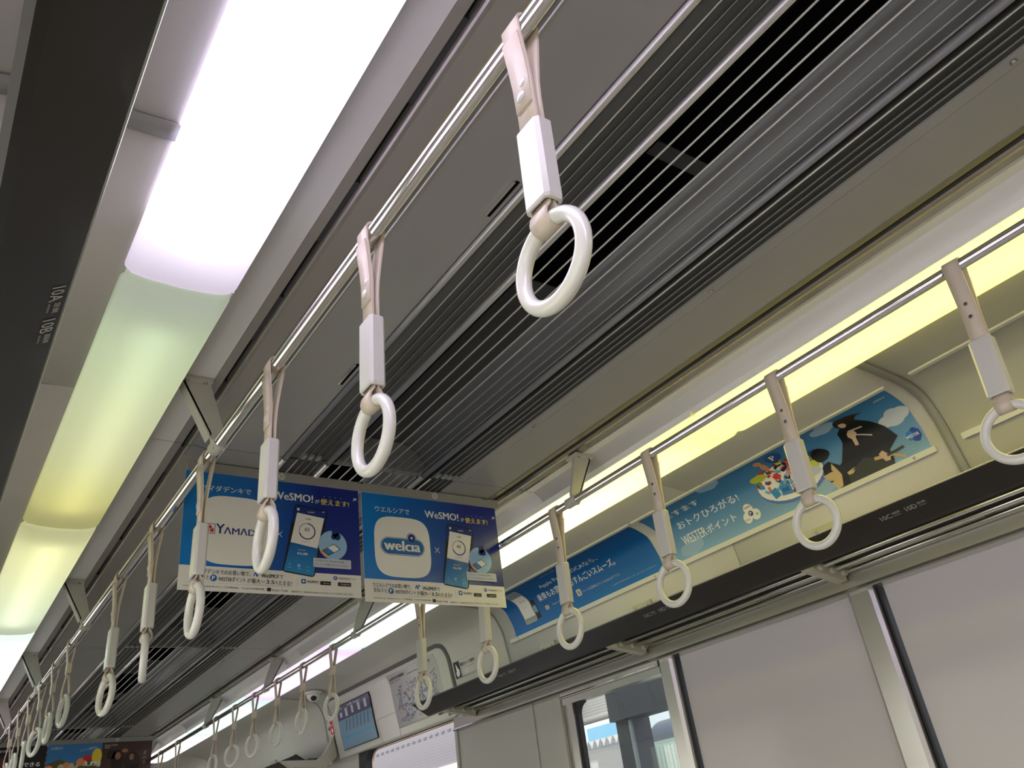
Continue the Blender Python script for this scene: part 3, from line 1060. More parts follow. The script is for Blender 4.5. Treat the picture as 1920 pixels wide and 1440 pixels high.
def rack(right, y0, y1, brackets, clips, label):
    f = (lambda P: P) if right else mx
    cx = 1.93 if right else 2 * XC - 1.93
    t = thing('luggage_rack', (cx, (y0 + y1) / 2, .51), label, 'luggage rack', 'luggage racks along the walls')
    fa = obj('fascia', MB().prism(f(FAS), y0, y1), M_FASCIA, t)
    e = f([(1.8005, .5755)])[0]
    obj('fascia_edge', MB().tube([(e[0], y0, e[1]), (e[0], y1, e[1])], .0022, 8), M_STEEL, t)
    for x, z in f(RODS):
        obj('rod', MB().tube([(x, y0 + .004, z), (x, y1 - .004, z)], .0068, 14), M_ROD, t)
    if right: obj('shade_panel', MB().prism(f([(1.888, .5500), (2.036, .5465), (2.036, .5500), (1.888, .5535)]), y0 + .01, y1 - .01), mat('rack_shade_dark', (.03, .028, .026), .5), t)  # dark panel added to stand for the shade behind the rods
    for y in brackets:
        b = obj('bracket', MB().prism(f(BRK), y - .014, y + .014), M_BRK, t)
        for x, z in f(RODS):
            obj('rod_clip', MB().tube([(x, y - .024, z), (x, y + .024, z)], .0105, 14), M_BRK, b)
    for y in clips:
        x0, z0 = arc_pt(.138, .001); x1, z1 = arc_pt(.166, .001)
        P = [(x0, z0), (x1, z1), (x1 - .007, z1 - .001), (x0 - .012, z0 + .002)]
        c = obj('wall_clip', MB().prism(f(P), y - .045, y + .045), M_BRK, t)
        for q in (-.03, .03):
            xa, za = f([((x0 + x1) / 2 - .0085, (z0 + z1) / 2)])[0]
            obj('clip_screw', MB().dome((xa, y + q, za), (-1 if right else 1, 0, .1), .005, .003, 12, 3), M_SCREW, c)
    return t, fa


rk, fas_r = rack(True, YB + .4, 3.305, (-1.19, -.37, .45, 1.267, 2.082, 3.19), (.45, 1.25, 2.019, 2.574), 'dark brown fronted luggage rack with steel rods over the blinds and window')
rk2, fas_l = rack(False, YB + .4, 3.305, (-1.19, -.37, 1.9, 3.19), (-.4, 2.0, 2.6), 'dark fronted luggage rack overhead at the left edge, seen from beneath')
rack(True, 4.68, 9.2, (4.94, 5.75, 6.57, 7.4, 8.2, 9.0), (5.6, 6.4), 'luggage rack beyond the door, its end bracket rising beside the display')
rack(False, 4.86, 9.2, (4.94, 5.75, 6.57), (), 'luggage rack beyond the door along the left wall')
# raised end bracket of the far rack
mb = MB().prism([(1.763, .510), (1.712, .545), (1.915, .538), (1.950, .556), (1.985, .602), (2.014, .655), (2.021, .62), (2.032, .565), (2.030, .545), (1.968, .496)], 4.640, 4.678)
far_rack = [o for o in C.objects if o.name.startswith('luggage_rack') and 'rising beside' in o.get('label', '')][0]
obj('end_bracket', mb, M_BRK, far_rack)

# seat numbers on the fascias
M_NUM = flat('seat_number_white', (0.42, 0.42, 0.41), 0.5)


def fascia_fn(right, yref):
    a, b = FAS[0], FAS[6]
    L = math.hypot(b[0] - a[0], b[1] - a[1])
    d = ((b[0] - a[0]) / L, (b[1] - a[1]) / L)
    n = (-abs(d[1]), -abs(d[0]))
    def fn(u, v, off):
        # u to the reader's right, v up the fascia, measured from its lower edge
        o = off + .0006
        x = b[0] - d[0] * v + n[0] * o
        z = b[1] - d[1] * v + n[1] * o
        if right: return (x, yref - u, z)
        return (2 * XC - x, yref + u, z)
    return fn


for right, par, lst in ((True, fas_r, ((0.985, '10C', '10D'), (1.83, '10C', '10D'), (2.66, '10A', '10B'))), (False, fas_l, ((.800, '10A', '10B'),))):
    vb = .042 if right else .060
    for y, s1, s2 in lst:
        F = Flat(par, fascia_fn(right, y))
        it = []
        for u, s in ((0, s1), (.066, s2)):
            it += [text(s, u, vb, w=.028, h=.014, bold=.01), text('窓側' if s in ('10A', '10D') else '通路側', u + .032, vb + .007, w=.020, h=.007, bold=.01), text('window' if s in ('10A', '10D') else 'aisle', u + .032, vb + .0005, w=.018, h=.0035)]
        F.shapes('seat_number_lettering', M_NUM, 1, it, 'small white seat numbers')

# ------------------------------------------------------------------ roller blinds
bl = bpy.data.materials.new('blind_fabric')
bl.use_nodes = True
nt = bl.node_tree
b = nt.nodes['Principled BSDF']
tc = nt.nodes.new('ShaderNodeTexCoord'); wv = nt.nodes.new('ShaderNodeTexWave')
wv.bands_direction = 'Y'; wv.inputs['Scale'].default_value = 90; wv.inputs['Distortion'].default_value = .15
mxn = nt.nodes.new('ShaderNodeMix'); mxn.data_type = 'RGBA'
mxn.inputs['A'].default_value = (.47, .445, .46, 1); mxn.inputs['B'].default_value = (.59, .56, .575, 1)
nt.links.new(tc.outputs['Object'], wv.inputs['Vector']); nt.links.new(wv.outputs['Fac'], mxn.inputs['Factor']); nt.links.new(mxn.outputs['Result'], b.inputs['Base Color'])
b.inputs['Roughness'].default_value = .5
b.inputs['Coat Weight'].default_value = .5; b.inputs['Coat Roughness'].default_value = .12
BL = {4: 'lilac grey roller blind between the two steel window pillars', 3: 'lilac grey roller blind at the right edge of the picture',
      2: 'lilac grey roller blind beyond the right edge', 1: 'lilac grey roller blind beside the seat behind', 0: 'lilac grey roller blind at the rear'}
for k in (4, 3):
    a, bb = BAYS[k]
    t = thing('roller_blind', (2.085, (a + bb) / 2, -.35), BL[k], 'window blind', 'drawn roller blinds')
    obj('fabric', MB().box(2.084, 2.0865, a + .001, bb - .011, -.30, .4695), bl, t)
    obj('hem_bar', MB().tube([(2.085, a + .004, -.305), (2.085, bb - .007, -.305)], .006, 10), M_STEEL, t)

# ------------------------------------------------------------------ hanging adverts across the aisle
YP = 1.955
B_ = {}
B_['mid'] = flat('print_blue', srgb(10, 92, 176)); B_['cyan'] = flat('print_cyan_blue', srgb(20, 128, 200)); B_['navy'] = flat('print_navy', srgb(12, 44, 120))
B_['deep'] = flat('print_deep_navy', srgb(14, 26, 70)); B_['white'] = flat('print_white', srgb(238, 236, 228)); B_['yellow'] = flat('print_yellow', srgb(240, 214, 60))
B_['red'] = flat('print_red', srgb(205, 40, 45)); B_['ink'] = flat('print_ink', srgb(40, 44, 62)); B_['grey'] = flat('print_grey', srgb(150, 150, 150)); B_['lblue'] = flat('print_pale_blue', srgb(150, 190, 225))
B_['orange'] = flat('print_orange', srgb(235, 150, 95)); B_['black'] = flat('print_black', srgb(18, 18, 22)); B_['indigo'] = flat('print_indigo', srgb(30, 34, 120))
B_['label'] = flat('print_label_grey', srgb(196, 202, 214))


def grad(name, c0, c1, axis='X', p0=0.0, p1=1.0, coat=.3, rough=.3):
    m = bpy.data.materials.new(name)
    m.use_nodes = True
    nt = m.node_tree
    bs = nt.nodes['Principled BSDF']; bs.inputs['Roughness'].default_value = rough
    bs.inputs['Coat Weight'].default_value = coat; bs.inputs['Coat Roughness'].default_value = .1
    tc = nt.nodes.new('ShaderNodeTexCoord'); sp = nt.nodes.new('ShaderNodeSeparateXYZ'); cr = nt.nodes.new('ShaderNodeValToRGB')
    nt.links.new(tc.outputs['Generated'], sp.inputs[0]); nt.links.new(sp.outputs[axis], cr.inputs[0]); nt.links.new(cr.outputs[0], bs.inputs['Base Color'])
    e = cr.color_ramp.elements
    e[0].position, e[0].color = p0, (*c0, 1); e[1].position, e[1].color = p1, (*c1, 1)
    return m


M_PBG = grad('advert_blue_ground', srgb(0, 120, 200), srgb(18, 38, 128), 'X', .05, .75)
M_PAPER = mat('poster_paper', srgb(232, 230, 222), .35, coat=.2)
M_SCR = grad('phone_picture_blue', srgb(40, 140, 200), srgb(20, 90, 160), 'Z', 0, 1)


def carrier(y, x0, x1, numbers, label, zt=.942, zb=.917):
    t = thing('poster_holder', ((x0 + x1) / 2, y, zb), label, 'poster holder', 'advert holder bars across the ceiling')
    bar = obj('holder_bar', MB().prism([(x0, zb), (x1, zb), (x1, zt), (x0, zt)], y - .006, y + .012), M_BAR, t)
    for xn, s in numbers:
        d = obj('number_disc', MB().tube([(xn, y - .006, (zt + zb) / 2), (xn, y - .0072, (zt + zb) / 2)], .0095, 24), flat('disc_white', (0.62, 0.61, 0.56)), t)
        F = Flat(d, lambda u, v, off, xn=xn: (xn + u, y - .0073 - off, (zt + zb) / 2 + v))
        F.shapes('number', B_['ink'], 1, [text(s, 0, -.0045, h=.009, align='c')])
    for xh in (x0 + .05, (x0 + x1) / 2, x1 - .05):
        obj('clip', MB().box(xh - .008, xh + .008, y - .008, y + .014, zt - .004, zt + .0025), M_SCREW, t)
    return t


carrier(YP, .468, 1.41, ((.711, '11'), (1.182, '12')), 'grey holder bar with number discs carrying the two blue hanging adverts')


def panel(y, x0, x1, z0, z1, label, name='hanging_poster', group='blue hanging adverts'):
    t = thing(name, ((x0 + x1) / 2, y, z0), label, 'poster', group)
    obj('sheet', MB().box(x0, x1, y - .0008, y + .0004, z0, z1), M_PAPER, t)
    return t, Flat(t, lambda u, v, off: (u, y - .0010 - off, v), gap=.0003)


# ---- left hanging advert (u, v are carriage x, z)
t, F = panel(YP, .466, .934, .6115, .918, 'blue hanging advert, the one whose white soft square carries dark blue capitals')
F.shapes('blue_ground', M_PBG, 0, [rect(.466, .672, .934, .918)])
F.shapes('logo_plate', B_['white'], 1, [sq(.5955, .768, .0935, .090, 3.6)])
F.shapes('logo_mark', B_['deep'], 2, [rect(.519, .755, .545, .781)])
F.shapes('logo_mark_ground', B_['white'], 3, [rect(.5205, .7565, .5435, .7795)])
F.shapes('logo_mark_flower', B_['red'], 4, [turn(rect(.5275, .767, .5365, .776), .532, .7715, 45), rect(.5225, .759, .531, .7685), rect(.533, .759, .5415, .7685)])
F.shapes('logo_mark_veins', B_['white'], 5, [line(.532, .758, .532, .766, .0012), line(.532, .766, .5245, .771, .0012), line(.532, .766, .5395, .771, .0012)])
F.shapes('logo_lettering', B_['indigo'], 2, [text('Y', .547, .757, h=.025, w=.021, bold=.02), text('ΛMΛDΛ', .567, .757, w=.098, h=.018, bold=.02)])
F.shapes('headline_lettering', B_['white'], 2, [text('ヤマダデンキで', .503, .868, w=.128, h=.016, bold=.008), text('WeSMO!', .688, .866, w=.112, h=.0215, bold=.03), text('が', .806, .8655, w=.0125, h=.012, bold=.01)])
F.shapes('headline_accent', B_['yellow'], 2, [text('使えます!', .822, .8635, w=.083, h=.018, bold=.02)])
F.shapes('headline_dots', B_['white'], 2, [ell(.832 + k * .0165, .888, .0011, n=10) for k in range(4)])
F.shapes('wave_emblem', B_['mid'], 2, [line(.640, .872, .646, .886, .003), line(.646, .886, .652, .872, .003), line(.652, .872, .660, .888, .003), line(.660, .888, .666, .878, .003)])
F.shapes('railway_emblem', B_['white'], 2, [text('JR', .917, .8845, w=.0115, h=.009, bold=.03, shear=.15)])
F.shapes('cross_mark', B_['white'], 2, [line(.7015, .7615, .7155, .7765, .0015), line(.7155, .7615, .7015, .7765, .0015)])


def phone(F, dx, dy, k=1.0, wide=1.0):
    """phone picture, laid out on the left advert and moved by dx, dy for the right one"""
    X = lambda u: (u - .719) * wide + .719 + dx
    q = lambda *P: [(X(u), v + dy) for u, v in P]
    def rnd(P, r):
        out = []
        n = len(P)
        for i in range(n):
            a, p, b = Vector(P[i - 1]), Vector(P[i]), Vector(P[(i + 1) % n])
            d0, d1 = (a - p).normalized(), (b - p).normalized()
            p0, p1 = p + d0 * r, p + d1 * r
            for j in range(6):
                s = j / 5
                c = p0.lerp(p, s).lerp(p.lerp(p1, s), s)
                out.append((c.x, c.y))
        return out
    F.shapes('phone_picture', B_['black'], 2, [rnd(q((.717, .6700), (.803, .6595), (.8435, .845), (.750, .858)), .010)])
    F.shapes('phone_header', B_['navy'], 3, [rnd(q((.740, .8055), (.8250, .795), (.8395, .842), (.752, .854)), .006)])
    F.shapes('phone_screen', M_SCR, 4, [rnd(q((.7205, .673), (.8005, .663), (.8130, .738), (.738, .750)), .004)])
    F.shapes('phone_card', B_['white'], 4, [q((.738, .7495), (.8115, .738), (.8315, .824), (.7555, .833))])
    F.shapes('phone_dial', B_['grey'], 5, [ringp(X(.783), .783 + dy, .0205, .0225)])
    F.shapes('phone_dial_arc', B_['indigo'], 6, [ringp(X(.783), .783 + dy, .0200, .0230, 16, -70, 85), ringp(X(.783), .783 + dy, .0200, .0230, 16, 195, 290)])
    F.shapes('phone_lettering', B_['ink'], 6, [text('62', X(.783), .783 + dy, h=.0095, align='c', bold=.02), text('7,620' if wide > .95 else '7,831', X(.786), .8145 + dy, h=.0052, align='c', bold=.02), text('あと38ポイント', X(.779), .752 + dy, h=.003, align='c')])
    F.shapes('phone_lettering_white', B_['white'], 6, [text('WeSMO!', X(.794), .8355 + dy, h=.0036, align='c', bold=.02), text('使えるお金', X(.768), .7285 + dy, h=.0036, align='c'), text('¥16,280', X(.770), .7165 + dy, h=.0072, align='c', bold=.03), ell(X(.7585), .8425 + dy, .0036, n=14), rect(X(.826), .8405 + dy, X(.832), .843 + dy)])
    F.shapes('phone_icons', B_['lblue'], 6, [line(X(.734), .691 + dy, X(.738), .694 + dy, .0012), line(X(.734), .691 + dy, X(.738), .688 + dy, .0012), rect(X(.757), .684 + dy, X(.764), .692 + dy), line(X(.783), .688 + dy, X(.787), .684 + dy, .0012), rect(X(.731), .682 + dy, X(.741), .6832 + dy), rect(X(.756), .679 + dy, X(.766), .6802 + dy), rect(X(.780), .6755 + dy, X(.790), .6767 + dy)])
    # round inset with a small handset, cut by a dark notch
    F.shapes('inset_disc', B_['lblue'], 7, [ell(X(.8545), .750 + dy, .0405 * wide, .0405)])
    F.shapes('inset_notch', B_['navy'], 8, [ell(X(.8625), .786 + dy, .0105 * wide, .012), ell(X(.868), .775 + dy, .009 * wide, .010), ell(X(.857), .7735 + dy, .007 * wide, .008)])
    F.shapes('inset_hand', B_['orange'], 8, [[(X(.819), .728 + dy), (X(.838), .716 + dy), (X(.846), .724 + dy), (X(.829), .743 + dy)]])
    F.shapes('inset_handset', B_['deep'], 9, [[(X(.824), .733 + dy), (X(.842), .7205 + dy), (X(.876), .7395 + dy), (X(.857), .7535 + dy)]])
    F.shapes('inset_handset_screen', B_['white'], 10, [[(X(.8395), .742 + dy), (X(.857), .7300 + dy), (X(.873), .7395 + dy), (X(.857), .7515 + dy)]])
    F.shapes('inset_handset_strip', B_['cyan'], 10, [[(X(.827), .733 + dy), (X(.842), .7225 + dy), (X(.855), .7295 + dy), (X(.839), .7410 + dy)]])
    F.shapes('note_box', B_['label'], 11, [rrect(X(.799), .6865 + dy, X(.905), .7115 + dy, .003), [(X(.849), .711 + dy), (X(.855), .711 + dy), (X(.852), .7165 + dy)]])
    return X


phone(F, 0, 0)
F.shapes('note_lettering', B_['ink'], 12, [text('ヤマダデンキでWeSMO!を開いて、', .804, .7015, w=.094, h=.0058), text('バーコードを表示するだけでお支払い!', .804, .6915, w=.096, h=.0058)])
F.shapes('caption_lettering', B_['ink'], 2, [text('ヤマダデンキでのお買い物で、', .501, .6525, w=.136, h=.0125, bold=.008), text('WeSMO!', .664, .651, w=.044, h=.0105, bold=.03), text('で', .711, .651, w=.009, h=.0095, bold=.01),
                                        text('支払うと', .503, .638, w=.034, h=.0125, bold=.008), text('WESTERポイント', .559, .6365, w=.066, h=.0125, bold=.015), text('が最大', .629, .6355, w=.033, h=.0125, bold=.008), text('ほぼ', .664, .639, w=.010, h=.005), text('3.5', .677, .636, w=.020, h=.0105, bold=.03),
                                        text('%', .699, .636, w=.008, h=.0085), text('たまる!!', .709, .6345, w=.034, h=.0115, bold=.008)])
F.shapes('wave_emblem_blue', B_['mid'], 2, [line(.645, .654, .649, .664, .0024), line(.649, .664, .653, .653, .0024), line(.653, .653, .6565, .666, .0024), line(.6565, .666, .660, .660, .0024)])
F.shapes('point_disc', B_['mid'], 2, [ell(.5475, .6435, .0082)])
F.shapes('point_letter', B_['white'], 3, [text('P', .5475, .6388, h=.0095, align='c', bold=.04)])
F.shapes('caption_rule', B_['grey'], 2, [rect(.639, .6323, .744, .6327), rect(.757, .634, .7575, .656), rect(.48, .631, .74, .6313)])
F.shapes('store_row', B_['mid'], 2, [rrect(.7675, .642, .7795, .654, .002), ell(.8605, .6615, .0055)])
F.shapes('store_row_letter', B_['white'], 3, [text('P', .8605, .6585, h=.006, align='c', bold=.04), ell(.7735, .648, .003)])
F.shapes('store_badges', B_['black'], 2, [rrect(.8185, .641, .8480, .651, .0012), rrect(.8670, .6405, .9045, .6505, .0012)])
F.shapes('store_lettering', B_['ink'], 2, [text('WeSMO!', .7825, .6445, w=.030, h=.0065, bold=.02), text('WESTERポイント', .869, .6585, w=.050, h=.006, bold=.01)])
F.shapes('badge_lettering', B_['white'], 3, [text('App Store', .8265, .6435, w=.019, h=.004), text('Google Play', .8755, .643, w=.026, h=.004)])
SM = '※WeSMO!は、JR西日本グループ主要施設、WeSMO!加盟店舗、'
SM2 = '加盟店など、全国190万か所以上のお店においてご利用いただけます'
F.shapes('small_print', B_['ink'], 2, [text(SM, .478, .6195, w=.196, h=.0048), text('Smart Code', .692, .6185, w=.040, h=.0058), text(SM2, .741, .6175, w=.168, h=.0048), rrect(.679, .6175, .689, .6265, .001)])

# ---- right hanging advert
t, F = panel(YP, .944, 1.398, .6035, .916, 'blue hanging advert, the one whose white soft square carries a pill-shaped logo')
F.shapes('blue_ground', M_PBG, 0, [rect(.944, .666, 1.398, .916)])
F.shapes('logo_plate', B_['white'], 1, [sq(1.0665, .763, .0885, .0885, 3.8)])
F.shapes('logo_pill_edge', B_['mid'], 2, [rrect(.996, .7375, 1.1355, .7895, .0258, 10), ell(1.0950, .791, .0155)])
F.shapes('logo_pill_line', B_['white'], 3, [rrect(.9975, .739, 1.134, .788, .0243, 10), ell(1.0950, .791, .0138)])
F.shapes('logo_pill', flat('logo_blue', srgb(24, 104, 168)), 4, [rrect(.999, .7405, 1.1325, .7865, .0228, 10)])
F.shapes('logo_dot', B_['indigo'], 5, [ell(1.0950, .791, .0120)])
F.shapes('logo_dot_core', B_['white'], 6, [ell(1.0950, .791, .0035)])
F.shapes('logo_lettering', B_['white'], 7, [text('welcıa', 1.0075, .7505, w=.112, h=.030, bold=.045)])
F.shapes('headline_lettering', B_['white'], 2, [text('ウエルシアで', .984, .862, w=.110, h=.0165, bold=.008), text('WeSMO!', 1.145, .860, w=.115, h=.022, bold=.03), text('が', 1.268, .8595, w=.012, h=.012, bold=.01)])
F.shapes('headline_accent', B_['yellow'], 2, [text('使えます!', 1.284, .8565, w=.080, h=.018, bold=.02)])
F.shapes('headline_dots', B_['white'], 2, [ell(1.293 + k * .0165, .881, .0011, n=10) for k in range(4)])
F.shapes('wave_emblem', B_['mid'], 2, [line(1.102, .866, 1.108, .880, .003), line(1.108, .880, 1.114, .866, .003), line(1.114, .866, 1.122, .882, .003), line(1.122, .882, 1.128, .872, .003)])
F.shapes('railway_emblem', B_['white'], 2, [text('JR', 1.382, .8775, w=.0115, h=.009, bold=.03, shear=.15)])
F.shapes('cross_mark', B_['white'], 2, [line(1.1695, .7545, 1.1845, .7705, .0015), line(1.1845, .7545, 1.1695, .7705, .0015)])
X = phone(F, .4695, -.0085, wide=.985)
F.shapes('note_lettering', B_['ink'], 12, [text('ウエルシアでWeSMO!を開いて、', 1.273, .693, w=.090, h=.0058), text('バーコードを表示するだけでお支払い!', 1.273, .683, w=.092, h=.0058)])
o = .4425
F.shapes('caption_lettering', B_['ink'], 2, [text('ウエルシアでのお買い物で、', .968, .6435, w=.116, h=.0125, bold=.008), text('WeSMO!', .664 + o + .013, .6425, w=.044, h=.0105, bold=.03), text('で', .711 + o + .013, .6425, w=.009, h=.0095, bold=.01),
                                        text('支払うと', .969, .6295, w=.040, h=.0125, bold=.008), text('WESTERポイント', 1.033, .628, w=.064, h=.0125, bold=.015), text('が最大', 1.101, .627, w=.033, h=.0125, bold=.008), text('ほぼ', 1.135, .630, w=.010, h=.005), text('3.5', 1.147, .6275, w=.020, h=.0105, bold=.03),
                                        text('%', 1.169, .6275, w=.008, h=.0085), text('たまる!!', 1.179, .626, w=.034, h=.0115, bold=.008)])
o = .452
F.shapes('wave_emblem_blue', B_['mid'], 2, [line(.645 + o, .645, .649 + o, .655, .0024), line(.649 + o, .655, .653 + o, .644, .0024), line(.653 + o, .644, .6565 + o, .657, .0024), line(.6565 + o, .657, .660 + o, .651, .0024)])
F.shapes('point_disc', B_['mid'], 2, [ell(1.0215, .635, .0082)])
F.shapes('point_letter', B_['white'], 3, [text('P', 1.0215, .6303, h=.0095, align='c', bold=.04)])
F.shapes('caption_rule', B_['grey'], 2, [rect(1.10, .6238, 1.214, .6242), rect(1.226, .626, 1.2265, .648), rect(.968, .6225, 1.21, .6228)])
o = .469
F.shapes('store_row', B_['mid'], 2, [rrect(.7675 + o, .634, .7795 + o, .646, .002), ell(.8605 + o, .653, .0055)])
F.shapes('store_row_letter', B_['white'], 3, [text('P', .8605 + o, .650, h=.006, align='c', bold=.04), ell(.7735 + o, .640, .003)])
F.shapes('store_badges', B_['black'], 2, [rrect(.8185 + o, .632, .8450 + o, .642, .0012), rrect(.8630 + o, .632, .8965 + o, .642, .0012)])
F.shapes('store_lettering', B_['ink'], 2, [text('WeSMO!', .7825 + o, .6365, w=.030, h=.0065, bold=.02), text('WESTERポイント', .869 + o, .650, w=.050, h=.006, bold=.01)])
F.shapes('badge_lettering', B_['white'], 3, [text('App Store', .8255 + o, .6345, w=.017, h=.004), text('Google Play', .8695 + o, .6345, w=.024, h=.004)])
F.shapes('small_print', B_['ink'], 2, [text(SM, .968, .6115, w=.176, h=.0048), text('Smart Code', 1.162, .6105, w=.036, h=.0058), text(SM2, 1.206, .6095, w=.164, h=.0048), rrect(1.149, .6095, 1.159, .6185, .001)])

# ---- far hanging adverts
YQ = 6.25
carrier(YQ, .44, 1.415, ((.73, '7'), (1.186, '8')), 'far grey holder bar carrying the dark film adverts', .942, .917)
carrier(YQ + .02, -.02, .42, ((.2, '6'),), 'short holder bar at the far left carrying a black advert')
t, F = panel(YQ, .455, .778, .61, .915, 'far hanging advert, black with white block lettering', group='far hanging adverts')
F.shapes('dark_ground', flat('print_charcoal', srgb(34, 32, 34)), 0, [rect(.455, .61, .778, .915)])
F.shapes('figure_blobs', flat('print_dark_red', srgb(90, 40, 38)), 1, [ell(.52, .80, .05, .06), ell(.60, .74, .06, .05)])
F.shapes('figure_pale', flat('print_pale_skin', srgb(170, 150, 140)), 2, [ell(.50, .77, .03, .05), ell(.57, .71, .035, .03)])
F.shapes('block_lettering', B_['white'], 3, [text('できる', .66, .795, w=.09, h=.026, bold=.05), text('祭', .70, .755, w=.04, h=.03, bold=.04), text('2025 EVENT', .47, .885, w=.12, h=.012)])
t, F = panel(YQ, .782, 1.408, .61, .915, 'far hanging advert with a blue sky, a yellow shape and brown dim scene', group='far hanging adverts')
F.shapes('sky_ground', flat('print_sky', srgb(60, 130, 190)), 0, [rect(.782, .61, 1.10, .915)])
F.shapes('brown_ground', flat('print_brown', srgb(74, 50, 44)), 0, [rect(1.10, .61, 1.408, .915)])
F.shapes('hill_shapes', flat('print_olive', srgb(96, 92, 60)), 1, [[(.782, .61), (.782, .80), (.86, .83), (.93, .79), (1.0, .83), (1.10, .87), (1.10, .61)]])
F.shapes('crowd_orange', B_['orange'], 2, [ell(.80, .76, .03, .035), ell(.90, .77, .025, .04), ell(.985, .80, .03, .03)])
F.shapes('crowd_cream', flat('print_cream', srgb(214, 190, 150)), 3, [ell(.87, .75, .025, .05), ell(.93, .76, .02, .045), ell(.96, .74, .02, .05)])
F.shapes('crowd_green', flat('print_green', srgb(70, 120, 90)), 3, [ell(.985, .75, .03, .035), ell(.835, .74, .02, .03)])
F.shapes('red_box', B_['red'], 3, [rect(.995, .815, 1.06, .845)])
F.shapes('yellow_shape', B_['yellow'], 4, [ell(1.073, .835, .03, .048)])
F.shapes('park_lettering', B_['white'], 5, [text('USJ', 1.01, .772, w=.085, h=.034, bold=.06), text('イベント開催中!', .97, .865, w=.10, h=.014, rot=.18), text('大阪だ!', .80, .885, w=.07, h=.018), text('EVOLUTION', 1.115, .893, w=.075, h=.008), text('2025', 1.115, .880, w=.03, h=.009)])
F.shapes('vertical_lettering', B_['grey'], 5, [text('夏', 1.355, .80 + .03, h=.022, align='l'), text('の', 1.355, .80, h=.02), text('夢', 1.355, .77, h=.022)])
F.shapes('brown_figures', flat('print_umber', srgb(44, 30, 28)), 2, [ell(1.20, .80, .04, .07), ell(1.29, .79, .05, .06), ell(1.16, .84, .03, .03)])
F.shapes('brown_faces', flat('print_tan', srgb(160, 110, 84)), 3, [ell(1.20, .83, .018, .022), ell(1.285, .82, .014, .02), ell(1.24, .86, .02, .012)])
t, F = panel(YQ + .02, -.01, .41, .61, .915, 'far hanging advert at the far left, dark with pale lettering', group='far hanging adverts')
F.shapes('dark_ground', flat('print_charcoal', srgb(34, 32, 34)), 0, [rect(-.01, .61, .41, .915)])
F.shapes('pale_lettering', B_['grey'], 1, [text('PACIFIC', .05, .84, w=.25, h=.04), text('SUMMER', .05, .78, w=.25, h=.03)])

# ------------------------------------------------------------------ curved adverts on the right lining
def curved(y_left, width, s0, s1, label, ground, rails=True):
    t = thing('curved_poster', (2.0, y_left - width / 2, .72), label, 'poster', 'curved adverts above the right rack')
    obj('sheet', MB().prism(arc_band(s0, s1, .0006, .0014), y_left - width, y_left, True), M_PAPER, t)
    fn = lambda u, v, off: (lambda p: (p[0], y_left - u, p[1]))(arc_pt(s0 + v, .0026 + off))
    F = Flat(t, fn, cut=.012)
    F.shapes('ground', ground, 0, [rect(0, 0, width, s1 - s0)])
    return t, F


def poster_rails(y0, y1, label):
    t = thing('poster_rails', (1.95, (y0 + y1) / 2, .74), label, 'poster rail', 'white poster rails on the right lining')
    obj('upper_rail', MB().prism(arc_band(.452, .464, .001, .0065), y0, y1), M_RAILW, t)
    lo = obj('lower_rail', MB().prism(arc_band(.221, .236, .001, .009), y0, y1), M_RAILW, t)
    for y in (y0 + .06, y1 - .06):
        x, z = arc_pt(.2285, .009)
        obj('rail_screw', MB().dome((x, y, z), (-1, 0, .1), .004, .002, 12, 3), M_SCREW, lo)
    return t


poster_rails(.875, 1.845, 'white poster rails above and below the sky blue curved advert')
poster_rails(1.855, 2.80, 'white poster rails above and below the deep blue curved advert')
poster_rails(-.30, .805, 'empty white poster rails on the cream lining at the right edge')

H_ = .464 - .230
# sky blue advert: u = 1.80 - y, v = s - .232
t, F = curved(1.825, .94, .234, .455, 'sky blue curved advert with clouds, a heaped plate and a dark-haired person', grad('advert_sky', srgb(132, 172, 206), srgb(46, 116, 166), 'Z', .0, 1.0, 0, .5))
U = lambda y: 1.825 - y
V = lambda s: s - .234
M_CLOUD = flat('print_cloud', srgb(196, 204, 214)); M_CLOUD2 = flat('print_cloud_soft', srgb(150, 180, 208))


def cloud(y, s, k=1.0):
    return [ell(U(y), V(s), .030 * k, .022 * k), ell(U(y) + .022 * k, V(s) + .006 * k, .024 * k, .019 * k), ell(U(y) - .022 * k, V(s) - .001, .022 * k, .016 * k), ell(U(y) + .004 * k, V(s) + .012 * k, .022 * k, .018 * k), ell(U(y) + .006 * k, V(s) - .012 * k, .020 * k, .012 * k)]


for y, s, k, mm in ((.930, .345, 1.0, M_CLOUD), (1.098, .420, .9, M_CLOUD2), (1.514, .436, 1.0, M_CLOUD2), (1.725, .262, 1.15, M_CLOUD2), (1.20, .255, .8, M_CLOUD2)):
    for q, e in enumerate(cloud(y, s, k)):
        pass
    F.shapes('cloud_print', mm, 1, [e])  if False else [F.shapes('cloud_print', mm, 1 + .15 * q, [e]) for q, e in enumerate(cloud(y, s, k)[:4])]
F.shapes('headline_lettering', B_['white'], 2, [text('ますます', U(1.745), V(.385), w=.150, h=.024, bold=.015), text('おトクひろがる!', U(1.737), V(.331), w=.262, h=.028, bold=.015), text('WESTER', U(1.750), V(.278), w=.104, h=.031, bold=.02), text('ポイント', U(1.642), V(.280), w=.125, h=.026, bold=.02)])
F.shapes('badge_discs', B_['white'], 2.2, [ell(U(1.466), V(.296), .017, .017)])
F.shapes('badge_discs', B_['white'], 2.3, [ell(U(1.480), V(.272), .017, .017)])
F.shapes('badge_discs', B_['white'], 2.4, [ell(U(1.448), V(.273), .017, .017)])
F.shapes('badge_core', B_['indigo'], 3, [ell(U(1.464), V(.281), .0085, .0085)])
F.shapes('badge_lettering', B_['white'], 4, [text('P', U(1.464), V(.276), h=.010, align='c', bold=.04)])
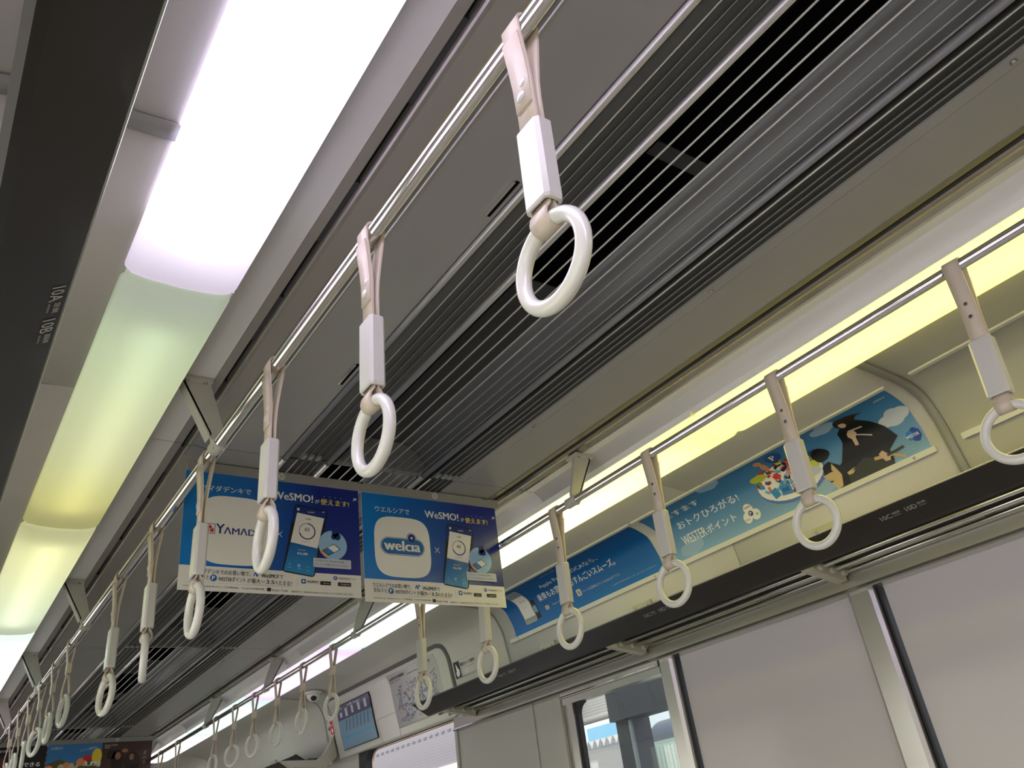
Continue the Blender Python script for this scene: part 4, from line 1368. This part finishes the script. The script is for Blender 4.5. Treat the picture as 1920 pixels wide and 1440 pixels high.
F.shapes('badge_small_lettering', B_['ink'], 4, [text('WeSMO', U(1.466), V(.300), h=.005, align='c'), text('ICOCA', U(1.484), V(.264), h=.005, align='c'), text('W', U(1.443), V(.268), h=.008, align='c')])
# the heaped plate
def blob(y, s, a, b, n=14, seed=0, j=.18):
    rd = random.Random(seed)
    return [(U(y) + a * math.cos(2 * math.pi * k / n) * (1 + rd.uniform(-j, j)), V(s) + b * math.sin(2 * math.pi * k / n) * (1 + rd.uniform(-j, j))) for k in range(n)]


F.shapes('plate_rim', flat('print_plate_blue', srgb(86, 118, 184)), 2, [ell(U(1.285), V(.318), .118, .062)])
F.shapes('plate_white', B_['white'], 2.4, [ell(U(1.287), V(.324), .114, .058)])
rd = random.Random(7)
pal = [srgb(196, 204, 70), srgb(120, 150, 60), srgb(60, 140, 200), srgb(110, 180, 214), srgb(225, 120, 70), srgb(210, 60, 50), srgb(40, 42, 80), srgb(120, 70, 66), srgb(180, 160, 205), srgb(235, 225, 200), srgb(30, 34, 40), srgb(236, 200, 110)]
for q in range(92):
    a = rd.uniform(0, 2 * math.pi); r = math.sqrt(rd.uniform(0, 1))
    y = 1.285 + .105 * r * math.cos(a); s = .338 + .060 * r * math.sin(a)
    c = rd.randrange(len(pal))
    F.shapes('heap_piece', flat('print_heap_%d' % c, pal[c]), 3 + q * .021, [turn(rect(U(y) - rd.uniform(.004, .012), V(s) - rd.uniform(.003, .007), U(y) + rd.uniform(.004, .012), V(s) + rd.uniform(.003, .008)), U(y), V(s), rd.uniform(-50, 50))])
F.shapes('heap_green', flat('print_heap_0', pal[0]), 5.2, [blob(1.372, .366, .030, .014, seed=3)])
F.shapes('heap_box', flat('print_heap_2', pal[2]), 5.2, [turn(rect(U(1.315) - .018, V(.300) - .016, U(1.315) + .018, V(.300) + .016), U(1.315), V(.300), -8), turn(rect(U(1.352) - .012, V(.302) - .014, U(1.352) + .012, V(.302) + .014), U(1.352), V(.302), 12)])
F.shapes('heap_box_lettering', flat('print_heap_6', pal[6]), 5.5, [text('THE', U(1.328), V(.294), w=.024, h=.012, bold=.03)])
F.shapes('heap_brown', flat('print_heap_7', pal[7]), 5.0, [blob(1.222, .372, .034, .020, seed=5), blob(1.25, .35, .014, .012, seed=8)])
F.shapes('heap_stripes', flat('print_heap_6', pal[6]), 5.1, [line(U(1.19) - .02 + .006 * k, V(.34), U(1.19) - .008 + .006 * k, V(.372), .0025) for k in range(6)])
F.shapes('heap_lime', flat('print_heap_0', pal[0]), 4.9, [blob(1.188, .338, .020, .018, seed=9)])
F.shapes('heap_dish', flat('print_label_grey', srgb(196, 202, 214)), 5.2, [ell(U(1.205), V(.312), .020, .012)])
F.shapes('heap_red', flat('print_heap_5', pal[5]), 5.2, [blob(1.318, .345, .012, .012, seed=2), turn(rect(U(1.272) - .012, V(.292) - .005, U(1.272) + .012, V(.292) + .005), U(1.272), V(.292), 10)])
F.shapes('point_disc', flat('print_point_blue', srgb(20, 70, 140)), 5.4, [ell(U(1.277), V(.414), .027, .021)])
F.shapes('point_letter', B_['white'], 5.8, [text('P', U(1.277), V(.403), h=.022, align='c', bold=.04)])
F.shapes('small_doll', flat('print_doll', srgb(205, 140, 100)), 4.9, [ell(U(1.330), V(.420), .013, .011), blob(1.325, .396, .012, .016, seed=4)])
# the person in black
M_BLK = flat('print_clothing_black', srgb(16, 16, 20)); M_SKIN = flat('print_skin', srgb(206, 176, 150)); M_HAIR = flat('print_hair', srgb(34, 22, 22))
F.shapes('person_coat', M_BLK, 6, [[(U(1.165), V(.236)), (U(1.17), V(.275)), (U(1.120), V(.300)), (U(1.088), V(.345)), (U(1.080), V(.380)), (U(1.050), V(.402)), (U(1.015), V(.402)), (U(.990), V(.375)), (U(.962), V(.335)), (U(.948), V(.300)), (U(.985), V(.275)), (U(.985), V(.250)), (U(.990), V(.236))]])
F.shapes('person_skirt', flat('print_clothing_dusk', srgb(52, 54, 54)), 6.4, [[(U(1.125), V(.2345)), (U(1.12), V(.262)), (U(1.06), V(.285)), (U(1.0), V(.262)), (U(.985), V(.2345))]])
F.shapes('person_bag', M_BLK, 6.2, [blob(1.165, .345, .026, .022, seed=6), blob(1.160, .285, .030, .030, seed=12)])
F.shapes('person_hair', M_HAIR, 6.6, [ell(U(1.046), V(.409), .0205, .0215)])
F.shapes('person_hair', M_HAIR, 6.8, [[(U(1.046), V(.4295)), (U(1.022), V(.428)), (U(1.000), V(.420)), (U(.978), V(.408)), (U(.996), V(.411)), (U(1.008), V(.404)), (U(1.014), V(.388)), (U(1.030), V(.392))]])
F.shapes('person_face', M_SKIN, 7.0, [ell(U(1.0475), V(.4015), .0100, .0118)])
F.shapes('person_fringe', M_HAIR, 7.1, [[(U(1.064), V(.405)), (U(1.060), V(.416)), (U(1.040), V(.418)), (U(1.036), V(.396)), (U(1.041), V(.407)), (U(1.052), V(.4095))]])
F.shapes('person_features', M_HAIR, 7.2, [ell(U(1.0545), V(.4035), .0014, .0009, 8), ell(U(1.0470), V(.4035), .0014, .0009, 8)])
F.shapes('person_mouth', B_['red'], 7.2, [ell(U(1.0515), V(.3945), .0022, .0009, 8)])
F.shapes('person_hand', M_SKIN, 7.2, [[(U(1.060), V(.366)), (U(1.052), V(.372)), (U(1.038), V(.368)), (U(1.036), V(.355)), (U(1.046), V(.345)), (U(1.050), V(.322)), (U(1.060), V(.324)), (U(1.058), V(.345)), (U(1.064), V(.355))]])
F.shapes('person_hand', M_SKIN, 7.25, [[(U(1.018), V(.276)), (U(1.004), V(.282)), (U(.990), V(.262)), (U(.994), V(.250)), (U(1.008), V(.252))]])
F.shapes('flute', flat('print_flute', srgb(190, 180, 170)), 7.6, [line(U(1.052), V(.372), U(1.012), V(.366), .005), line(U(1.042), V(.352), U(1.004), V(.330), .004)])
F.shapes('baton', flat('print_baton', srgb(60, 60, 58)), 7.8, [line(U(.998), V(.264), U(.948), V(.268), .007)])
F.shapes('wooden_pieces', flat('print_wood', srgb(200, 164, 120)), 6.9, [line(U(1.034), V(.270), U(.985), V(.262), .009), line(U(.985), V(.262), U(.952), V(.242), .007)])
F.shapes('straw_tuft', flat('print_straw', srgb(206, 178, 130)), 6.3, [[(U(1.176), V(.262)), (U(1.192), V(.285)), (U(1.160), V(.292)), (U(1.150), V(.310)), (U(1.138), V(.270)), (U(1.148), V(.240)), (U(1.165), V(.236))], [(U(1.122), V(.268)), (U(1.09), V(.275)), (U(1.098), V(.252)), (U(1.112), V(.244))]])
F.shapes('flame_emblem', flat('print_emblem_blue', srgb(20, 70, 168)), 2, [blob(.906, .283, .016, .019, seed=31, j=.1)])
F.shapes('flame_emblem_light', flat('print_emblem_light', srgb(30, 120, 200)), 2.3, [blob(.920, .285, .010, .013, seed=32, j=.1)])
F.shapes('emblem_lettering', B_['white'], 3, [text('WESTER', U(.932), V(.279), w=.036, h=.008, bold=.02), text('JR西日本', U(.935), V(.417), w=.034, h=.008)])
F.shapes('small_print', M_CLOUD, 3, [text('ご利用には会員登録が必要です', U(.990), V(.2655), w=.040, h=.0038), text('詳しくはウェブサイトをご覧ください', U(.990), V(.2585), w=.070, h=.0034), text('※画像はイメージです', U(.985), V(.2495), w=.060, h=.0034)])

# deep blue advert (the mascot is left out)
t, F = curved(2.760, .888, .236, .456, 'deep blue curved advert with white lettering, a phone and a watch', grad('advert_deep_blue', srgb(0, 112, 186), srgb(0, 82, 150), 'Z', 0, 1, 0, .5))
U = lambda y: 2.760 - y
V = lambda s: s - .236
F.shapes('headline_lettering', B_['white'], 2, [text('Apple PayのICOCAなら、', U(2.480), V(.366), w=.355, h=.027, bold=.012), text('乗車もお買い物もすんごいスムーズ。', U(2.537), V(.3225), w=.468, h=.030, bold=.014)])
F.shapes('small_lettering', M_CLOUD, 2, [text('いつものICOCAがもっと便利に', U(2.42), V(.4225), w=.10, h=.008), text('Apple Pay', U(2.475), V(.288), w=.060, h=.009), text('チャージも定期券もポイントも!ICOCAアプリで。', U(2.290), V(.2815), w=.215, h=.011), text('※ご利用には対応端末が必要です。詳しくはウェブサイトをご覧ください。', U(2.130), V(.2585), w=.235, h=.0045)])
# phone, watch and icons
F.shapes('phone_picture', flat('print_phone_gold', srgb(190, 176, 150)), 2, [turn(rrect(U(2.672), V(.262), U(2.592), V(.424), .010), U(2.632), V(.343), 0)])
F.shapes('phone_screen', B_['white'], 3, [rect(U(2.668), V(.285), U(2.596), V(.385))])
F.shapes('phone_card', flat('print_card_grey', srgb(130, 150, 160)), 3, [rect(U(2.668), V(.386), U(2.596), V(.420))])
F.shapes('phone_footer', flat('print_footer', srgb(150, 170, 160)), 3, [rect(U(2.668), V(.270), U(2.596), V(.284))])
F.shapes('phone_lettering', B_['grey'], 4, [text('ICOCA', U(2.655), V(.398), w=.030, h=.008), text('¥2,320', U(2.645), V(.352), w=.034, h=.009), text('チャージ', U(2.650), V(.325), w=.030, h=.007)])
F.shapes('watch_strap', B_['black'], 2, [rrect(U(2.594), V(.266), U(2.566), V(.345), .006)])
F.shapes('watch_face', flat('print_watch', srgb(60, 70, 84)), 3, [rrect(U(2.597), V(.288), U(2.563), V(.325), .006)])
F.shapes('watch_dial', flat('print_watch_dial', srgb(120, 170, 200)), 4, [rrect(U(2.593), V(.293), U(2.570), V(.320), .004)])
F.shapes('chip_icon', flat('print_chip', srgb(190, 182, 164)), 2, [rrect(U(2.523), V(.283), U(2.499), V(.300), .004)])
F.shapes('card_icon', flat('print_card', srgb(214, 208, 188)), 2, [rrect(U(2.322), V(.277), U(2.296), V(.303), .005)])
F.shapes('card_icon_core', flat('print_card_core', srgb(150, 150, 140)), 3, [rrect(U(2.315), V(.282), U(2.303), V(.296), .003)])

# ------------------------------------------------------------------ panel, display and map over the door
def arc_flat(par, y_left, s0, base, cut=.02):
    return Flat(par, lambda u, v, off: (lambda p: (p[0], y_left - u, p[1]))(arc_pt(s0 + v, base + .0006 + off)), cut=cut)


t = thing('door_header_panel', (1.98, 3.98, .53), 'cream panel with rounded corners over the right door', 'panel')
n = 10


def arc_slab(s_lo, s_hi, y_lo, y_hi, r, o0, o1, r_low=.004):
    """slab on the lining with rounded upper corners"""
    mb = MB()
    rows = []
    N = 30
    for k in range(N + 1):
        s = s_lo + (s_hi - s_lo) * k / N
        d = s_hi - s
        inset = 0 if d >= r else r - math.sqrt(max(0, r * r - (r - d) ** 2))
        rows.append((s, y_lo + inset, y_hi - inset))
    o = len(mb.v)
    for s, a, b in rows:
        p, q = arc_pt(s, o0), arc_pt(s, o1)
        mb.v += [(p[0], a, p[1]), (p[0], b, p[1]), (q[0], b, q[1]), (q[0], a, q[1])]
    for k in range(N):
        for e in range(4):
            l = (e + 1) % 4
            mb.f.append((o + 4 * k + e, o + 4 * k + l, o + 4 * k + 4 + l, o + 4 * k + 4 + e)); mb.s.append(e == 2)
    mb.f += [(o, o + 1, o + 2, o + 3), (o + 4 * N, o + 4 * N + 1, o + 4 * N + 2, o + 4 * N + 3)]; mb.s += [False, False]
    return mb


obj('gasket', arc_slab(.03, .366, 3.285, 4.63, .055, .0005, .006), M_DGASKET, t)  # gasket drawn wide and dark, the overhang's shade put into its colour
obj('frame', arc_slab(.03, .346, 3.302, 4.612, .045, .0065, .011), M_WHITE, t)
F = arc_flat(t, 4.60, .03, .0112)
F.shapes('hatch_outline', M_GASKET, 1, [line(.525, .005, .525, .110, .0025), line(.525, .110, .545, .118, .0025), line(.545, .118, .725, .118, .0025), line(.73, .118, .73, .005, .0025)])

t = thing('information_display', (1.99, 4.30, .56), 'blue grey information screen over the door', 'screen')
obj('bezel', MB().prism(arc_band(.064, .302, .0115, .017), 4.098, 4.522, True), M_RUBBER, t)
M_SCRD = mat('screen_dusk', srgb(72, 68, 84), .2, emit=.10, emit_rgb=srgb(100, 92, 120)); M_SCRB = mat('screen_blue', srgb(84, 110, 126), .2, emit=.12, emit_rgb=srgb(130, 160, 180))
F = arc_flat(t, 4.517, .068, .0172)
F.shapes('screen_blue', M_SCRB, 1, [rect(0, 0, .414, .150)])
F.shapes('screen_top', M_SCRD, 1, [rect(0, .1505, .414, .230)])
F.shapes('station_blocks', mat('screen_block', srgb(150, 160, 170), .2, emit=.12, emit_rgb=srgb(170, 180, 190)), 2, [rect(.03, .165, .06, .19), rect(.10, .160, .13, .205), rect(.18, .165, .205, .205), rect(.26, .165, .29, .205), rect(.34, .165, .37, .21)])
F.shapes('station_strokes', mat('screen_stroke', srgb(60, 84, 100), .2, emit=.05), 2, [line(.08 + .045 * k, .085, .10 + .045 * k, .145, .008) for k in range(7)])
F.shapes('station_squares', mat('screen_cyan', srgb(50, 120, 150), .2, emit=.12, emit_rgb=srgb(60, 150, 190)), 2, [rect(.05 + .036 * k, .052, .072 + .036 * k, .066) for k in range(10)])
F.shapes('screen_lettering', mat('screen_text', srgb(190, 190, 205), .2, emit=.1), 3, [text('次は', .02, .205, w=.05, h=.016), text('大阪 Osaka', .14, .208, w=.16, h=.016)])

t = thing('route_map', (1.99, 3.6, .56), 'pale railway network map beside the information screen', 'map')
obj('sheet', MB().prism(arc_band(.068, .330, .0115, .0125), 3.385, 3.870, True), mat('map_paper', srgb(206, 206, 200), .35), t)
F = arc_flat(t, 3.870, .068, .0127)
F.shapes('map_lettering', B_['ink'], 3, [text('JR西日本 路線図', .02, .228, w=.15, h=.016, bold=.02), text('近畿圏', .38, .236, w=.06, h=.012), text('JR-WEST ROUTE MAP', .02, .215, w=.10, h=.006), text('Network of Lines', .20, .225, w=.12, h=.008)])
rd = random.Random(11)
for nm, col, cnt in (('map_blue', srgb(110, 130, 190), 34), ('map_grey', srgb(140, 140, 150), 38), ('map_pink', srgb(205, 150, 140), 8), ('map_tan', srgb(200, 180, 130), 8)):
    its = []
    for _ in range(cnt):
        a, b = rd.uniform(.03, .45), rd.uniform(.02, .185)
        L = rd.uniform(.02, .09); an = rd.choice((0, 45, 90, -45, 20))
        c, s_ = math.cos(math.radians(an)), math.sin(math.radians(an))
        u1, v1 = min(.46, max(.02, a + L * c)), min(.195, max(.012, b + L * s_))
        if abs(u1 - a) + abs(v1 - b) > .012:
            its.append(line(a, b, u1, v1, rd.uniform(.0025, .005)))
    for it in its:
        F.shapes('map_line', flat('print_' + nm, col), 1 + .2 * len(nm) / 9, [it])
for it in [rect(a, b, a + rd.uniform(.008, .022), b + .004) for a, b in [(rd.uniform(.03, .44), rd.uniform(.02, .19)) for _ in range(90)]]:
    F.shapes('map_name', flat('print_map_ink', srgb(96, 100, 130)), 2.4, [it])

t = thing('camera_notice', (2.01, 3.2, .66), 'white sticker with a black hand and phone picture and small lettering, above the rack end', 'sticker')
obj('sheet', MB().prism(arc_band(.175, .252, .0006, .0012), 3.085, 3.275, True), mat('sticker_white', srgb(206, 204, 196), .4), t)
F = arc_flat(t, 3.275, .175, .0014)
F.shapes('pictogram_ground', B_['black'], 1, [rect(.004, .004, .052, .073)])
F.shapes('pictogram', B_['white'], 2, [[(.016, .012), (.032, .008), (.044, .020), (.044, .036), (.034, .046), (.026, .040), (.026, .064), (.021, .064), (.021, .034), (.014, .026)]])
F.shapes('notice_lettering', B_['ink'], 1, [text('防犯カメラ作動中', .060, .046, w=.120, h=.016, bold=.02), text('Security camera in operation', .060, .034, w=.105, h=.005)])

t = thing('emergency_sticker', (2.01, 4.65, .68), 'round white sticker with a red block and arrow beside the screen', 'sticker')
mb = MB()
ps = [(4.645 + .050 * math.cos(a), .203 + .046 * math.sin(a)) for a in [2 * math.pi * k / 28 for k in range(28)]]
vs = []
for off in (.0113, .0125):
    for y, s in ps:
        p = arc_pt(s, off); vs.append((p[0], y, p[1]))
mb.add(vs, [(i, (i + 1) % 28, 28 + (i + 1) % 28, 28 + i) for i in range(28)] + [tuple(range(28))[::-1], tuple(range(28, 56))])
obj('disc', mb, mat('sticker_white', srgb(206, 204, 196), .4), t)
F = arc_flat(t, 4.695, .157, .0127)
F.shapes('red_block', B_['red'], 1, [rrect(.044, .012, .088, .058, .005), ell(.066, .074, .020, .014)])
F.shapes('block_window', B_['white'], 2, [rect(.058, .022, .076, .042)])
F.shapes('arrow', B_['ink'], 1, [line(.008, .046, .040, .046, .006), line(.026, .060, .040, .046, .005), line(.026, .032, .040, .046, .005)])

# dome camera
cx_, cz_ = arc_pt(.475, 0)
t = thing('dome_camera', (cx_, 4.52, cz_), 'small white dome camera on the ceiling curve beyond the bare straps', 'camera')
mb = MB().tube([(cx_, 4.52, cz_ - .001), (cx_, 4.52, cz_ - .012), (cx_, 4.52, cz_ - .016)], [.050, .050, .046], 28)
obj('base', mb, M_WHITE, t)
mb = MB().dome((cx_, 4.52, cz_ - .016), (0, 0, -1), .042, .040, 28, 8)
obj('housing', mb, M_WHITE, t)
mb = MB().dome((cx_ - .012, 4.497, cz_ - .037), (-.35, -.7, -.5), .018, .012, 18, 5)
obj('lens', mb, M_RUBBER, t)

# ------------------------------------------------------------------ outside
M_CONC = mat('platform_concrete', srgb(150, 152, 150), .8, vary=.1)
t = obj('platform_floor', MB().box(2.35, 9, -8, 22, -1.45, -1.30), M_CONC, kind='structure')
# pale wall outside the open door
mw = bpy.data.materials.new('striped_cladding'); mw.use_nodes = True
nt = mw.node_tree; b = nt.nodes['Principled BSDF']; b.inputs['Roughness'].default_value = .55
tc = nt.nodes.new('ShaderNodeTexCoord'); wv = nt.nodes.new('ShaderNodeTexWave'); wv.bands_direction = 'Z'; wv.inputs['Scale'].default_value = 14
mxn = nt.nodes.new('ShaderNodeMix'); mxn.data_type = 'RGBA'; mxn.inputs['A'].default_value = (.29, .275, .32, 1); mxn.inputs['B'].default_value = (.325, .31, .355, 1)
nt.links.new(tc.outputs['Object'], wv.inputs['Vector']); nt.links.new(wv.outputs['Fac'], mxn.inputs['Factor']); nt.links.new(mxn.outputs['Result'], b.inputs['Base Color'])
t = thing('platform_screen', (3.6, 7.5, -1.3), 'pale lilac clad wall outside the open door', 'wall panel')
obj('cladding', MB().box(3.60, 3.75, 4.9, 11, -1.30, 1.15), mw, t)
y = 5.0
while y < 8.5:
    obj('dash_mark', MB().box(3.594, 3.60, y, y + .045, .845, .862), mat('dash_grey', srgb(120, 120, 140), .6), t); y += .10
obj('white_band', MB().box(3.57, 3.60, 4.9, 11, .30, .60), mat('band_white', (.92, .92, .92), .5), t)
# canopy, post and beams through the clear window
mc = bpy.data.materials.new('corrugated_roof'); mc.use_nodes = True
nt = mc.node_tree; b = nt.nodes['Principled BSDF']; b.inputs['Roughness'].default_value = .6
tc = nt.nodes.new('ShaderNodeTexCoord'); wv = nt.nodes.new('ShaderNodeTexWave'); wv.bands_direction = 'Z'; wv.inputs['Scale'].default_value = 16
mxn = nt.nodes.new('ShaderNodeMix'); mxn.data_type = 'RGBA'; mxn.inputs['A'].default_value = (.52, .54, .54, 1); mxn.inputs['B'].default_value = (.74, .76, .76, 1)
nt.links.new(tc.outputs['Object'], wv.inputs['Vector']); nt.links.new(wv.outputs['Fac'], mxn.inputs['Factor']); nt.links.new(mxn.outputs['Result'], b.inputs['Base Color'])
t = thing('station_canopy', (4.1, 4.9, .69), 'ribbed pale grey canopy edge outside the clear window', 'canopy')
obj('cladding', MB().box(4.05, 4.15, 4.15, 6.2, .70, 1.15), mc, t)
obj('upright', MB().box(4.16, 4.24, 5.9, 6.0, -1.30, 1.1), M_CONC, t)
obj('gutter', MB().tube([(4.02, 4.15, .69), (4.02, 6.2, .69)], .022, 12), mat('gutter_grey', srgb(190, 194, 192), .5), t)
M_SLATE = mat('slate_steel', srgb(64, 74, 84), .5, vary=.1)
t = thing('station_portal', (3.3, 3.4, -1.3), 'slate grey post and deep beam outside the clear window', 'post')
obj('post', MB().box(3.25, 3.40, 3.53, 3.645, -1.30, .80), M_SLATE, t)
obj('beam', MB().box(3.22, 3.36, 2.3, 3.66, .512, .80), M_SLATE, t)
obj('downpipe', MB().tube([(3.24, 3.515, -1.3), (3.24, 3.515, .5)], .012, 10), mat('pipe_grey', srgb(120, 134, 140), .5), t)
t = thing('office_building', (9.5, 10.8, -1.3), 'pale blue glass building far outside the clear window', 'building')
obj('wall', MB().box(9.2, 12, 9.9, 13.5, -1.3, 1.62), mat('building_white', srgb(226, 240, 246), .5), t)
obj('glazing', MB().box(9.12, 9.2, 10.2, 10.95, .9, 1.45), mat('building_glass', srgb(120, 190, 232), .2), t)
obj('glazing', MB().box(9.10, 9.2, 9.95, 10.15, .9, 1.6), mat('building_glass_blue', srgb(70, 150, 214), .2), t)
t = thing('saw_tooth_fence', (6.1, 7.1, -1.3), 'pale screen topped by white triangles outside the clear window', 'fence')
obj('screen', MB().box(6.05, 6.2, 6.6, 8.2, -1.3, .765), mat('screen_grey', srgb(186, 190, 192), .6), t)
mb = MB()
y = 6.62
while y < 8.1:
    mb.add([(6.00, y, .83), (6.00, y + .085, .83), (6.00, y + .0425, .76), (6.06, y, .83), (6.06, y + .085, .83), (6.06, y + .0425, .76)], [(0, 1, 2), (5, 4, 3), (0, 3, 4, 1), (1, 4, 5, 2), (2, 5, 3, 0)])
    y += .10
obj('triangle_row', mb, mat('tooth_white', (.9, .9, .9), .5), t)
t = thing('ribbed_shed', (5.3, 5.0, -1.3), 'pale green ribbed shed outside the right half of the clear window', 'shed')
mb = MB().box(5.0, 5.6, 4.2, 5.33, -1.3, .565)
obj('wall', mb, mat('shed_green', srgb(186, 214, 206), .6), t)
mb = MB()
y = 4.22
while y < 5.3:
    mb.box(4.985, 5.0, y, y + .018, -1.3, .535); y += .042
obj('ribs', mb, mat('shed_rib', srgb(206, 230, 224), .6), t)
t = thing('utility_pole', (4.2, 4.56, -1.3), 'white pole with an orange band outside the clear window', 'pole')
obj('shaft', MB().tube([(4.2, 4.56, -1.3), (4.2, 4.56, .56)], .022, 14), mat('pole_white', srgb(214, 222, 222), .5), t)
obj('band', MB().tube([(4.2, 4.56, .43), (4.2, 4.56, .47)], .0235, 14), B_['orange'], t)
obj('cap', MB().dome((4.2, 4.56, .56), (0, 0, 1), .028, .03, 14, 4), mat('pole_white', srgb(214, 222, 222), .5), t)
t = thing('parked_bus', (6.6, 6.0, -1.3), 'slate blue rounded vehicle roof outside the clear window', 'vehicle')
P = []
for k in range(11):
    a = math.pi / 2 * k / 10
    P.append((6.27 - .27 * math.sin(a) + .0, .70 + .18 * math.cos(a)))
body = [(6.9, -1.1), (6.9, .88)] + P + [(6.0, -1.1)]
obj('body', MB().prism(body, 4.6, 6.28, True), mat('vehicle_slate', srgb(84, 100, 120), .35), t)
obj('window_band', MB().box(5.985, 6.0, 4.8, 6.1, .35, .66), mat('vehicle_glass', srgb(38, 48, 60), .15), t)
t = thing('signal_gear', (6.4, 6.45, .3), 'tangle of dark trackside equipment outside the clear window', 'equipment')
rd = random.Random(5)
for k in range(9):
    y, z = 6.33 + rd.uniform(0, .42), .55 + rd.uniform(0, .24)
    obj('cabinet', MB().box(6.3 + .02 * k, 6.36 + .02 * k, y, y + rd.uniform(.03, .09), z - .1, z), flat('gear_%d' % (k % 3), ((.12, .12, .12), (.3, .32, .32), (.55, .55, .52))[k % 3]), t)
obj('mast', MB().tube([(6.35, 6.5, -1.3), (6.35, 6.5, .85)], .012, 8), M_SLATE, t)
